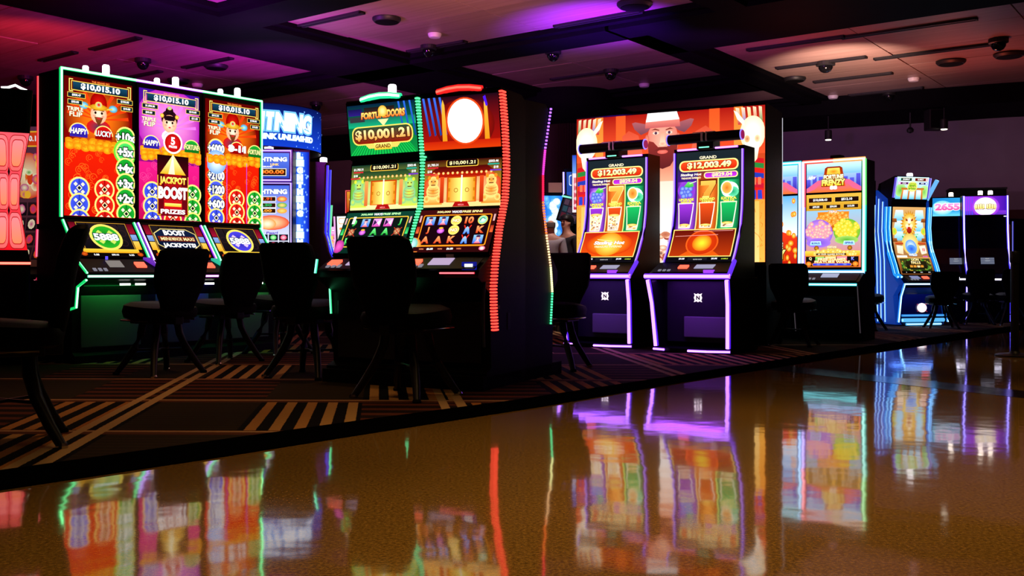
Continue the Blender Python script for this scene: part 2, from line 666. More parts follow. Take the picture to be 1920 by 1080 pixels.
def wood_material():
    m, nt, b = nodes('ceiling_veneer')
    g = NT(nt)
    tc = g.n('ShaderNodeTexCoord')
    oi = g.n('ShaderNodeObjectInfo')
    mp = g.n('ShaderNodeMapping')
    mp.inputs['Scale'].default_value = (22, 1.2, 1)
    nt.links.new(tc.outputs['Object'], mp.inputs['Vector'])
    ad = g.n('ShaderNodeVectorMath', operation='ADD')
    nt.links.new(mp.outputs[0], ad.inputs[0])
    nt.links.new(oi.outputs['Location'], ad.inputs[1])
    n1 = g.n('ShaderNodeTexNoise')
    n1.inputs['Scale'].default_value = 1.0
    n1.inputs['Detail'].default_value = 5
    nt.links.new(ad.outputs[0], n1.inputs['Vector'])
    f = g.m('ADD', g.m('MULTIPLY', n1.outputs['Fac'], 0.8), g.m('MULTIPLY', oi.outputs['Random'], 0.25))
    nt.links.new(g.mix(f, (0.14, 0.075, 0.06), (0.44, 0.29, 0.25)), b.inputs['Base Color'])
    b.inputs['Roughness'].default_value = 0.42
    return m


def plain_noise(name, a, c2, rough, scale):
    m, nt, b = nodes(name)
    g = NT(nt)
    tc = g.n('ShaderNodeTexCoord')
    n1 = g.n('ShaderNodeTexNoise')
    n1.inputs['Scale'].default_value = scale
    n1.inputs['Detail'].default_value = 4
    nt.links.new(tc.outputs['Object'], n1.inputs['Vector'])
    nt.links.new(g.mix(n1.outputs['Fac'], a, c2), b.inputs['Base Color'])
    b.inputs['Roughness'].default_value = rough
    b.inputs['Specular IOR Level'].default_value = 0.03 if rough == 0.7 and scale == 4.0 else 0.2
    return m


FLOOR_M, CARPET_M, WOOD_M = floor_material(), carpet_material(), wood_material()
WALL_M = plain_noise('plum_wall_paint', (0.20, 0.15, 0.19), (0.28, 0.21, 0.26), 0.85, 2.0)
WAINSCOT_M = plain_noise('dark_red_wainscot', (0.045, 0.010, 0.010), (0.075, 0.018, 0.014), 0.7, 3.0)
SOFFIT_M = plain_noise('black_soffit_paint', (0.002, 0.002, 0.003), (0.005, 0.004, 0.006), 0.7, 4.0)

# edge of the walkway and of the carpet, near left to far right
EDGE = [(-6.5, -0.9), (-3.6, 1.75), (-1.88, 3.63), (-1.29, 4.25), (-0.7, 4.92), (0.2, 5.92), (1.25, 7.22), (2.44, 8.6), (4.8, 11.2), (7.25, 13.96), (10.5, 17.6)]
CARP = [(-6.8, -0.6), (-3.85, 2.05), (-2.06, 3.97), (-1.5, 4.58), (-0.76, 5.38), (0.0, 6.15), (1.33, 7.71), (2.45, 9.05), (4.6, 11.55), (7.1, 14.35), (10.3, 17.9)]


def slab(name, pts, z0, z1, m, kind='structure', parent=None):
    o = MB().prism(pts, z0, z1).build(name, m, parent)
    if kind:
        o['kind'] = kind
    return o


slab('floor', EDGE + [(22, 17.6), (22, -3), (-6.5, -3)], -0.1, 0.0, FLOOR_M)
slab('carpet', CARP[::-1] + [(-16, -0.6), (-22, 31.5), (-16, 33), (13, 17.5)], -0.1, 0.004, CARPET_M)
slab('trim_1', EDGE + CARP[::-1], -0.1, 0.008, mat('black_rubber_edging', (0.001, 0.001, 0.001), 0.9, spec=0.0, noise=0.05))
slab('trim_2', [(2.10, 8.21), (2.36, 8.51), (9.0, -2.3), (8.55, -2.3)], -0.05, 0.0012, mat('dark_inlay_band', (0.016, 0.010, 0.008), 0.12, spec=0.5, noise=0.03))

CU, CV = Vector((0.598, 0.802, 0)), Vector((0.802, -0.598, 0))


def UV(u, v, z=0.0):
    p = CU * u + CV * v
    return (p.x, p.y, z)


def uvslab(name, u0, u1, v0, v1, z0, z1, m, parent=None):
    pts = [UV(u0, v0)[:2], UV(u1, v0)[:2], UV(u1, v1)[:2], UV(u0, v1)[:2]]
    return slab(name, pts, z0, z1, m, None, parent)


ceiling = uvslab('ceiling', -4, 27, -26, 9, 3.86, 4.2, SOFFIT_M)
ceiling['kind'] = 'structure'
UMAX = 24.0
beams = [(-4, UMAX, -10.75, -9.3), (-4, 10.1, -4.72, -4.36), (10.6, UMAX, -6.15, -5.84),
         (6.95, 7.55, -9.3, 8), (10.1, 10.65, -26, -6.1), (10.1, 11.7, -6.15, 8), (14.0, 14.9, -9.3, -6.1), (19.0, UMAX, -6, 9), (16.5, UMAX, -26, -6.1),
         (-4, UMAX, 1.6, 9), (-4, UMAX, -26, -19)]
for (a, b_, c_, d_) in beams:
    uvslab('beam', a, b_, c_, d_, 3.69, 3.88, SOFFIT_M, ceiling)
# stepped lip around each coffer, then the veneer panels
coffers = [(-1.0, 6.95, -9.3, -4.72), (-1.0, 6.95, -4.36, 1.6), (7.55, 10.1, -9.3, -4.72), (7.55, 10.1, -4.36, 1.6),
           (10.65, 14.0, -9.3, -6.15), (14.9, 16.5, -9.3, -6.15), (11.7, 19.0, -5.84, 1.6),
           (1.0, 10.1, -16.5, -10.75), (10.65, 16.5, -16.5, -10.75)]
tile_me = None
for (u0, u1, v0, v1) in coffers:
    L = MB()
    for (a, b_, c_, d_) in ((u0, u0 + 0.11, v0, v1), (u1 - 0.11, u1, v0, v1), (u0 + 0.11, u1 - 0.11, v0, v0 + 0.11), (u0 + 0.11, u1 - 0.11, v1 - 0.11, v1)):
        L.prism([UV(a, c_)[:2], UV(b_, c_)[:2], UV(b_, d_)[:2], UV(a, d_)[:2]], 3.745, 3.87)
    L.build('coffer_lip', SOFFIT_M, ceiling)
    nu, nv = max(1, round((u1 - u0 - .22) / 1.05)), max(1, round((v1 - v0 - .22) / 1.75))
    du, dv = (u1 - u0 - .22) / nu, (v1 - v0 - .22) / nv
    for i in range(nu):
        for j in range(nv):
            if tile_me is None:
                o = MB().box(-.5, .5, -.5, .5, -.02, .02).build('ceiling_panel', WOOD_M, ceiling)
                tile_me = o.data
            else:
                o = link('ceiling_panel', tile_me, None, ceiling)
            uu, vv = u0 + .11 + (i + .5) * du, v0 + .11 + (j + .5) * dv
            o.location = UV(uu, vv, 3.825 + random.uniform(-.004, .004))
            o.rotation_euler = (random.uniform(-.003, .003), random.uniform(-.003, .003), math.atan2(CU.y, CU.x))
            o.scale = (du - .014, dv - .014, 1)

# back walls and their dark wainscot
def wall(name, a, b_, z1, m, wains):
    ax, bx = Vector((*a, 0)), Vector((*b_, 0))
    d = (bx - ax).normalized()
    n = Vector((-d.y, d.x, 0))
    q = lambda p, t: (p + n * t).to_2d()[:]
    o = MB().prism([q(ax, 0), q(bx, 0), q(bx, .15), q(ax, .15)], 0, z1).build(name, m)
    o['kind'] = 'structure'
    s = MB().prism([q(ax, -.03), q(bx, -.03), q(bx, 0), q(ax, 0)], 0, wains).build('wainscot', WAINSCOT_M, o)
    return o


wall('wall_back', (-19, 31.5), (8.6, 17.2), 4.1, WALL_M, 2.0)
wall('wall_right', (8.6, 17.2), (13.5, 15.6), 4.1, WALL_M, 1.9)
# lower soffit running along the back walls
slab('trim_3', [(-19, 31.4), (8.6, 17.1), (13.4, 15.5), (13.0, 13.6), (7.8, 15.6), (-19.5, 29.4)], 3.5, 4.1, SOFFIT_M)

# fluted round column
cb_ = MB()
n = 64
pts = []
for k in range(n * 2):
    r = 0.40 if k % 2 else 0.43
    t = math.pi * k / n
    pts.append((r * math.cos(t), r * math.sin(t)))
cb_.prism(pts, 0.0, 3.28)
colm = cb_.build('column', mat('dark_fluted_wood', (0.022, 0.009, 0.008), 0.6, spec=0.15, noise=0.1))
colm.location = (0.97, 16.6, 0)
colm['kind'] = 'structure'
MB().lathe([(.45, 3.26), (.62, 3.36), (.72, 3.5), (.76, 3.6), (.76, 3.86)], n=40).build('capital', SOFFIT_M, colm, smooth=True)

# ------------------------------------------------------------------ ceiling fittings
HOUSING = mat('fitting_housing', (0.012, 0.011, 0.012), 0.5, noise=0.1)
WHITEP = mat('white_plastic', (0.75, 0.7, 0.75), 0.4, noise=0.05)


def slot(x, y, ln, label):
    o = thing('slot_diffuser', label, 'air vent', (x, y, 3.795), math.degrees(math.atan2(CV.y, CV.x)), 'slot air diffusers in the ceiling')
    MB().box(-ln / 2, ln / 2, -.05, -.02, -.02, .01).box(-ln / 2, ln / 2, .02, .05, -.02, .01).box(-ln / 2, -ln / 2 + .02, -.05, .05, -.02, .01).box(ln / 2 - .02, ln / 2, -.05, .05, -.02, .01).build('frame', HOUSING, o)
    MB().box(-ln / 2, ln / 2, -.02, .02, -.004, .012).build('slot', MATTE, o)


def disc(name, x, y, r, label, m=HOUSING, cat='ceiling speaker', h=.05):
    o = thing(name, label, cat, (x, y, 3.803), 0, name.replace('_', ' ') + 's in the ceiling')
    MB().lathe([(r, 0), (r, -h * .4), (r * .86, -h)], n=24).build('rim', m, o, smooth=True)
    MB().lathe([(r * .8, -h), (r * .78, -h - .006), (0, -h - .012)], n=24).build('grille', m if m is not HOUSING else MATTE, o)


def at(px, py, z):       # where a line of sight meets the height z
    d = 1850 * (z - .8) / (512 - py)
    return ((px - 960) * d / 1850, d)


for (px, py, ln, lb) in ((215, 82, 1.1, 'dark slot air diffuser above the left end of the tall neon-framed machines'), (108, 106, .9, 'short dark slot air diffuser in the red lit ceiling corner'),
                         (388, 118, 1.1, 'slot air diffuser with a magenta gleam in the purple lit ceiling'), (268, 140, .9, 'dark slot air diffuser low in the purple ceiling behind the neon frame'),
                         (612, 38, 1.2, 'slot air diffuser with an orange gleam in the middle coffer'), (1120, 36, 1.2, 'slot air diffuser in the brightest violet patch of ceiling'),
                         (1222, 124, 1.1, 'slot air diffuser with blue gleam in the dark violet ceiling'), (1085, 142, 1.0, 'faint slot air diffuser over the round column'),
                         (1490, 82, 1.3, 'slot air diffuser at the top of the pale lit coffer on the right'), (1538, 118, 1.3, 'slot air diffuser beside the dome camera'),
                         (1598, 146, 1.2, 'dark slot air diffuser below the dome camera'), (1700, 54, 1.6, 'long dark slot air diffuser in the dim right coffer'),
                         (1745, 98, 1.5, 'dark slot air diffuser in the brown red ceiling on the right'), (1660, 172, 1.2, 'faint slot air diffuser near the far soffit'),
                         (818, 88, 1.0, 'slot air diffuser with red gleam above the twin curved machines')):
    x, y = at(px, py, 3.79)
    slot(x, y, ln, lb)
for (px, py, r, lb) in ((725, 36, .17, 'round black ceiling speaker in the middle coffer'), (405, 124, .17, 'round black ceiling speaker in the purple ceiling'),
                        (335, 151, .17, 'round black ceiling speaker just above the neon frame'), (1190, 8, .2, 'round black ceiling speaker at the top edge of the violet coffer'),
                        (1490, 148, .17, 'round black ceiling speaker in the pale lit coffer'), (1783, 116, .2, 'round black ceiling speaker in the dim right coffer'),
                        (1892, 102, .2, 'round black ceiling speaker by the right edge of the ceiling'), (1605, 196, .17, 'round black ceiling speaker near the far soffit')):
    x, y = at(px, py, 3.79)
    disc('ceiling_speaker', x, y, r, lb)
for (px, py, lb) in ((815, 65, 'small white smoke detector in the middle coffer'), (370, 159, 'small white smoke detector over the tall neon frame'),
                     (1713, 148, 'small white smoke detector in the brown red ceiling on the right'), (1208, 159, 'small white smoke detector in the dark violet ceiling'), (1562, 181, 'small white smoke detector near the far soffit')):
    x, y = at(px, py, 3.79)
    disc('smoke_detector', x, y, .085, lb, WHITEP, 'smoke detector', .045)


def dome(px, py, lb, s=1.0):
    x, y = at(px, py, 3.73)
    o = thing('dome_camera', lb, 'camera', (x, y, 3.803), 0, 'dome cameras under the ceiling')
    MB().lathe([(.11 * s, 0), (.11 * s, -.05), (.09 * s, -.06)], n=20).build('mount', HOUSING, o)
    MB().lathe([(.085 * s, -.05), (.082 * s, -.09), (.06 * s, -.13), (.03 * s, -.15), (0, -.156)], n=20).build('dome', mat('smoked_dome', (0.004, 0.004, 0.005), 0.08), o, smooth=True)


for (px, py, lb, s) in ((1548, 126, 'black dome camera in the pale lit coffer', 1.2), (268, 120, 'black dome camera above the tall neon-framed machines', 1.0), (918, 160, 'black dome camera above the red edged curved machine', 1.1),
                        (804, 96, 'black dome camera under the edge of the dark beam', 1.0), (1037, 104, 'black dome camera in the violet ceiling over the column', 1.0), (1145, 140, 'black dome camera below the violet patch', 1.0),
                        (1667, 181, 'black dome camera close to the far soffit', 1.0), (593, 200, 'black dome camera over the blue drum sign', 1.0), (48, 152, 'black dome camera in the red lit corner of the ceiling', 1.0), (1872, 84, 'black dome camera at the right end of the ceiling', 1.1)):
    dome(px, py, lb, s)


def pendant(x, y, z, lb):
    o = thing('pendant_light', lb, 'pendant light', (x, y, 3.5), 0, 'small cylinder pendants by the back wall')
    MB().tube([(0, 0, 0), (0, 0, z - 3.5 + .14)], .008, 6).build('stem', HOUSING, o)
    MB().lathe([(.055, z - 3.5 + .16), (.06, z - 3.5 + .14), (.06, z - 3.5)], n=16).build('shade', HOUSING, o)
    MB().lathe([(.05, z - 3.5 - .002), (.045, z - 3.5 - .012), (0, z - 3.5 - .016)], n=16).build('lamp', glow('warm_lamp', (1, .9, .7), 6), o)


pendant(5.45, 17.0, 3.10, 'small cylinder pendant hanging over the white framed machines')
pendant(7.05, 16.1, 3.15, 'small cylinder pendant hanging beside the black box speaker')
o = thing('hanging_sensor', 'thin rod with a small ball sensor hanging before the plum wall', 'sensor', (6.7, 16.6, 3.5))
MB().tube([(0, 0, 0), (0, 0, -.26)], .014, 6).build('rod', HOUSING, o)
MB().lathe([(0, -.35), (.05, -.33), (.06, -.29), (.03, -.25)], n=12).build('ball', HOUSING, o)
o = thing('box_speaker', 'black box speaker under the soffit by the plum wall', 'speaker', (6.98, 16.3, 3.5))
MB().box(-.13, .13, -.12, .12, -.34, 0).build('body', HOUSING, o, bevel=.015)
MB().box(-.11, .11, -.128, -.118, -.31, -.03).build('grille', MATTE, o)

# ------------------------------------------------------------------ pictures shown on the screens
def moneybox(c, cx, cy, w, h, t, edge='#e8c84a', bg='#0b1a26', col='#ffffff', th=.62, ew=.45):
    c.rect(cx - w / 2 - ew, cy - h / 2 - ew, cx + w / 2 + ew, cy + h / 2 + ew, edge)
    c.rect(cx - w / 2, cy - h / 2, cx + w / 2, cy + h / 2, bg)
    c.text(t, cx, cy, h * th, col, w=None, bold=.03)


def coin(c, cx, cy, r, k, kd, txt=None):
    r *= 1.1
    c.ell(cx, cy, r, r, '#f2c21c', '#ffe27a', 24)
    c.ell(cx, cy, r * .84, r * .84, kd, k, 24)
    if txt:
        c.text(txt, cx, cy, r * .86, '#ffffff', w=min(r * 2.0, r * .54 * len(txt)), bold=.05, ol='#0a2010', ow=.08)
    else:
        for a in (45, 135, 225, 315):
            x, y = cx + r * .48 * math.cos(R(a)), cy + r * .48 * math.sin(R(a))
            q = r * .2
            c.poly([(x - q, y), (x, y - q), (x + q, y), (x, y + q)], '#e6dcc0')
        c.rect(cx - r * .07, cy + r * .1, cx + r * .07, cy + r * .84, kd)
        q = r * .24
        c.line([(cx - q, cy), (cx, cy - q), (cx + q, cy), (cx, cy + q)], r * .07, '#f5e9b0', True)
        c.poly([(cx - q * .7, cy), (cx, cy - q * .7), (cx + q * .7, cy), (cx, cy + q * .7)], '#141414')


def face(c, cx, cy, r, hat):
    if hat == 'red':
        c.ell(cx, cy + r * 1.15, r * .95, r * 1.15, '#d0140c', '#8a0000')
        for s in (-1, 1):
            c.ell(cx + s * r * 1.65, cy + r * .75, r * .5, r * .38, '#9fdcf0', '#2f8fb0', 12)
            c.line([(cx + s * r * .8, cy + r * .6), (cx + s * r * 1.5, cy + r * .7)], r * .16, '#e8b830')
        c.ell(cx, cy - r * 1.35, r * 1.35, r * .8, '#10324a', '#c81010', 16)
    else:
        c.ell(cx, cy + r * .55, r * 1.05, r * 1.0, '#16060c', '#2a0c16')
        c.ell(cx, cy + r * 1.45, r * .5, r * .45, '#2a1018', '#120408', 12)
        for s in (-1, 1):
            c.ell(cx + s * r * .95, cy + r * .85, r * .26, r * .26, '#ffe46a', '#e08a10', 8)
        c.ell(cx, cy + r * 1.75, r * .3, r * .22, '#58c8c0', '#d8b020', 8)
        c.ell(cx, cy - r * 1.45, r * 1.0, r * .75, '#3a2a8a', '#f0f0ff', 14)
    c.ell(cx, cy, r * .92, r, '#ffe0c4', '#f0a078', 20)
    for s in (-1, 1):
        c.ell(cx + s * r * .36, cy + r * .14, r * .13, r * .15, '#1a0a06', n=10)
        c.line([(cx + s * r * .2, cy + r * .42), (cx + s * r * .58, cy + r * .38)], r * .09, '#2a1208')
        c.ell(cx + s * r * .5, cy - r * .2, r * .2, r * .14, '#f48a70', '#f4a88c', 8)
    if hat == 'red':
        c.poly([(cx - r * .5, cy - r * .3), (cx + r * .5, cy - r * .3), (cx + r * .3, cy - r * .8), (cx, cy - r * 1.25), (cx - r * .3, cy - r * .8)], '#5a2810', '#7a3c18')
        c.ell(cx, cy - r * .45, r * .22, r * .1, '#c02020', n=10)
        c.ell(cx, cy + r * .72, r * 1.0, r * .34, '#f0c030', '#b87810', 16)
        c.ell(cx, cy + r * 1.0, r * .4, r * .34, '#2aa0b8', '#e8c040', 12)
        c.ell(cx, cy + r * 1.0, r * .15, r * .15, '#e02818', n=8)
    else:
        c.ell(cx, cy - r * .42, r * .16, r * .09, '#d02030', n=8)
        c.ell(cx, cy + r * .62, r * .75, r * .3, '#16060c', '#1c0810', 14)


def swirls(c, x0, x1, y0, y1, n, k, rr):
    rnd = random.Random(n)
    for i in range(n):
        x, y = rnd.uniform(x0, x1), rnd.uniform(y0, y1)
        r = rnd.uniform(.6, 1.2) * rr
        c.ring(x, y, r, r, r * .16, k, 12, 0, 250 + rnd.uniform(0, 60))
        c.ring(x, y, r * .5, r * .5, r * .15, k, 8, 90, 360)


def clouds(c, y, x1, k='#f6b81c', ke='#d87808', n=9):
    rnd = random.Random(4)
    for i in range(n * 2):
        x = (i % n + .5) / n * x1 + rnd.uniform(-1, 1)
        c.ell(x, y - (i // n) * 4.2 + rnd.uniform(-1, 1), 4.6, 3.4, k, ke, 14)
    swirls(c, 2, x1 - 2, y - 7, y + 2, 22, '#c85a08', 1.7)


def tall_screen(kind):
    W, H = 66, 124
    c = Canvas(W, H)
    Y = lambda f: H * (1 - f)
    if kind == 'mid':
        c.rect(0, 0, W, H, '#a80a50', '#3a0a8c')
        c.ell(W * .5, Y(.24), 36, 34, '#ff9ad8', '#a81ca8', 28)
        c.rect(0, 0, W, Y(.56), '#b00848', '#d8187c')
        swirls(c, 3, W - 3, 4, Y(.5), 40, '#e83a88', 3.2)
    else:
        c.rect(0, 0, W, H, '#9c0404', '#520202')
        c.ell(W * .48, Y(.29), 32, 30, '#ff7a10', '#780404', 28)
        c.rect(0, 0, W, Y(.48), '#c00c04', '#d81c04')
        swirls(c, 3, W - 3, 4, Y(.5), 44, '#e85a14', 3.4)
    for a in range(0, 180, 18):   # rays behind the head
        t = R(a + 5)
        x, y = W * .48, Y(.29)
        c.poly([(x, y), (x + 30 * math.cos(t), y + 26 * math.sin(t)), (x + 30 * math.cos(t + .12), y + 26 * math.sin(t + .12))], '#d8380a' if kind != 'mid' else '#e070d8')
    face(c, W * .48, Y(.25), 8.6, 'bun' if kind == 'mid' else 'red')
    clouds(c, Y(.46), W)
    # jackpot meter
    c.text('THE GRAND BIG', W * .5, Y(.022), 1.7, '#ff8a3a', bold=.02)
    c.line([(W * .08, Y(.035)), (W * .92, Y(.035)), (W * .92, Y(.098)), (W * .08, Y(.098))], .7, '#e8c850', True)
    for s in (.05, .95):
        c.line([(W * s + (3 if s < .5 else -3), Y(.022)), (W * s, Y(.022)), (W * s, Y(.108)), (W * s + (3 if s < .5 else -3), Y(.108))], .8, '#f0dc6a')
    c.rect(W * .1, Y(.094), W * .9, Y(.039), '#081c2c', '#12405a')
    c.text('$10,015.10', W * .5, Y(.067), 6.2, '#ffffff', w=38, bold=.045)
    L = {'left': ('$500.47', '$50.00', '$100.00', '$10.00'), 'mid': ('$1,000.30', '$50.00', '$210.00', '$21.00'), 'right': ('$515.30', '$50.00', '$100.00', '$10.00')}[kind]
    moneybox(c, W * .15, Y(.135), 16, 3.6, L[0])
    moneybox(c, W * .13, Y(.185), 13, 3.6, L[1])
    moneybox(c, W * .86, Y(.135), 15, 3.6, L[2])
    moneybox(c, W * .89, Y(.185), 11, 3.6, L[3])
    c.text('TRIPLE', W * .13, Y(.235), 3.6, '#fff0c8', bold=.03, w=15, ol='#7a3010')
    c.text('FLIP', W * .14, Y(.272), 4.2, '#fff0c8', bold=.03, w=12, ol='#7a3010')
    r = 9.2
    def half(cx, cy, k, kd, t, tk='#ffffff'):
        c.ell(cx, cy, r, r, '#f0c030', '#ffe080', 22, 0, 180)
        c.ell(cx, cy, r * .9, r * .9, kd, k, 22, 0, 180)
        c.rect(cx - r * .9, cy - 3.5, cx + r * .9, cy, kd)
        c.text(t, cx, cy + 1.8, 5.2, tk, w=15.5, bold=.03, ol='#2a0808', shear=.1)
    if kind == 'left':
        half(W * .18, Y(.405), '#3a2ac8', '#2a1a90', 'HAPPY')
        half(W * .54, Y(.405), '#c81010', '#8a0404', 'LUCKY')
        clouds(c, Y(.47), W * .74, n=7)
        for f, t in ((.40, '+10x'), (.51, '+5x'), (.63, '+4x'), (.745, '+3x'), (.855, '+2x')):
            if t == '+5x':
                c.ell(W * .86, Y(f), 12, 12, '#c8ffb0', '#5ac81c', 24)
            coin(c, W * .86, Y(f), 9, '#18a02c' if t != '+5x' else '#4ad860', '#0c6a18', t)
        for f in (.80, .915, 1.03):
            coin(c, W * .175, Y(f), 9, '#3c50e0', '#2430a0')
            coin(c, W * .54, Y(f), 9, '#d81c14', '#9a0c0a')
        coin(c, W * .86, Y(.97), 9, '#18a02c', '#0c6a18')
    elif kind == 'right':
        for f, t in ((.40, '+6000'), (.62, '+2100'), (.735, '+1200'), (.85, '+600')):
            coin(c, W * .16, Y(f), 9, '#4a5ae8', '#2430a8', t)
        c.ell(W * .16, Y(.51), 12, 12, '#e8f6ff', '#6a9af0', 24)
        coin(c, W * .16, Y(.965), 9, '#3c50e0', '#2430a0')
        half(W * .54, Y(.40), '#c81010', '#8a0404', '8-11')
        half(W * .88, Y(.41), '#18a02c', '#0c6a18', 'FORTUNE', '#f6f0a0')
        c.text('8-11', W * .54, Y(.385), 7.5, '#ffffff', w=22, bold=.06)
        clouds(c, Y(.47), W * .74, n=7)
        for f in (.80, .91, 1.02):
            coin(c, W * .52, Y(f), 9, '#d81c14', '#9a0c0a')
            coin(c, W * .86, Y(f), 9, '#18a02c', '#0c6a18')
        for x in (.33, .7):
            c.rect(W * x - .25, 0, W * x + .25, Y(.5), '#a050ff')
    else:
        half(W * .17, Y(.43), '#3a2ac8', '#2a1a90', 'HAPPY')
        half(W * .84, Y(.43), '#18a02c', '#0c6a18', 'FORTUNE', '#f6f0a0')
        clouds(c, Y(.49), W)
        for f in (.79, .90, 1.01):
            coin(c, W * .17, Y(f), 9, '#3c50e0', '#2430a0')
            coin(c, W * .84, Y(f), 9, '#18a02c', '#0c6a18')
        coin(c, W * .5, Y(1.0), 9, '#d81c14', '#9a0c0a')
        c.ell(W * .5, Y(.40), 10.6, 10.6, '#ffffff', '#ffe0e0', 24)
        c.ell(W * .5, Y(.40), 8.8, 8.8, '#d81c1c', '#a80808', 24)
        c.text('5', W * .5, Y(.385), 7.5, '#ffffff', bold=.04)
        c.text('PRIZES', W * .5, Y(.43), 2.3, '#ffffff', bold=.03)
        x0, x1 = W * .24, W * .76
        c.rect(x0, Y(.97), x1, Y(.50), '#6a0410', '#180306')
        c.poly([(x0 + 7, Y(.93)), (x1 - 7, Y(.93)), (x1 - 8, Y(.62)), (x0 + 8, Y(.62))], '#c01018', '#8a0810')
        c.poly([(x0 + 3, Y(.645)), (x1 - 3, Y(.645)), (W * .5, Y(.49))], '#e8a810', '#fff0a0')
        c.poly([(x0 + 12, Y(.645)), (W * .53, Y(.645)), (W * .5, Y(.49))], '#fff0b0', '#fffae0')
        c.text('JACKPOT', W * .5, Y(.70), 8.5, '#ffb020', '#ffee70', w=29, bold=.05, ol='#7a0808', ow=.08)
        c.text('BOOST', W * .5, Y(.79), 12, '#ffffff', '#fff4f0', w=32, bold=.06, ol='#7a0808', ow=.08)
        c.rect(x0 + 8, Y(.895), x1 - 8, Y(.87), '#f0b020', '#ffe070')
        c.text('PRIZES', W * .5, Y(.935), 4.4, '#ffffff', w=27, bold=.04, ol='#7a0808', ow=.06)
        for s in ((x0 + .6, 1), (x1 - .6, -1)):
            c.line([(s[0] + s[1] * 3, Y(.962)), (s[0], Y(.962)), (s[0], Y(.66))], .7, '#f0c030')
    return c


def bay_screen(kind):
    W, H = 64, 42
    c = Canvas(W, H)
    c.rect(0, 0, W, H, '#160b0c', '#0c0608')
    for i in range(5):
        c.rect(8 + i * 10, 9, 17 + i * 10, H - 3, '#0e0a10' if kind != 'mid' else '#151015', '#20181c')
    rnd = random.Random(5)
    for i in range(6):
        c.ring(12 + rnd.uniform(0, 40), 14 + rnd.uniform(0, 22), 4, 4, .8, '#2c1a1c', 12)
    c.line([(8, 8), (8, H - 2), (W - 8, H - 2), (W - 8, 8)], .6, '#c8902c')
    for s in (0, 1):
        x0, x1 = (1, 7) if s == 0 else (W - 7, W - 1)
        c.rect(x0, H - 14, x1, H - 2, '#a01030', '#5a0612')
        c.rect(x0, H - 22, x1, H - 15, '#6a8ac8', '#8aa8e0')
        c.rect(x0, 9, x1, H - 23, '#f0a81c', '#f4c858')
    c.rect(5, 4.5, W - 5, 9, '#f0a010', '#ffd040')
    c.rect(0, 0, W, 4.4, '#0a0606')
    for x, t in ((16, '0.88'), (34, '$88.00'), (50, '0.00')):
        c.text(t, x, 2.2, 2.2, '#ffffff', bold=.02)
    for x in (5, W - 5):
        c.ell(x, 3, 3, 2.4, '#e06018', '#a03008', 12)
    if kind == 'mid':
        c.poly([(9, 16), (9, 30), (18, 36), (46, 36), (55, 30), (55, 16), (46, 9.5), (18, 9.5)], '#e8d080')
        c.poly([(10, 16.4), (10, 29.6), (18.5, 35), (45.5, 35), (54, 29.6), (54, 16.4), (45.5, 10.4), (18.5, 10.4)], '#07102a', '#101c3c')
        c.text('BOOST', 32, 31, 6.6, '#ffffff', w=24, bold=.05)
        c.rect(12, 20, 52, 26.4, '#5a1408', '#8a2a10')
        for x, t, ww in ((20, 'MINI', 11), (32, 'MINOR', 11), (45, 'MAXI', 12)):
            c.text(t, x, 23.2, 4.2, '#ffe0a0', w=ww, bold=.03, ol='#2a0808')
        c.text('JACKPOTS!', 32, 14.6, 6.6, '#ffffff', w=36, bold=.05)
    else:
        k = ('#28b028', '#0c7a18') if kind == 'left' else ('#4a40e0', '#2a2298')
        cx, cy = 32, 23
        c.ell(cx, cy, 15.5, 15.5, '#e0b020', '#ffe468', 28)
        c.ell(cx, cy, 13, 13, k[1], k[0], 28)
        for a in (45, 135, 225, 315):
            x, y = cx + 7.5 * math.cos(R(a)), cy + 7.5 * math.sin(R(a))
            c.poly([(x - 3, y), (x, y - 3), (x + 3, y), (x, y + 3)], '#c8e060' if kind == 'left' else '#d8c0f0')
        c.text('5888', cx, cy, 8.4, '#ffffff', '#f4ffff', w=24, bold=.05, ol='#102030', ow=.07)
    return c


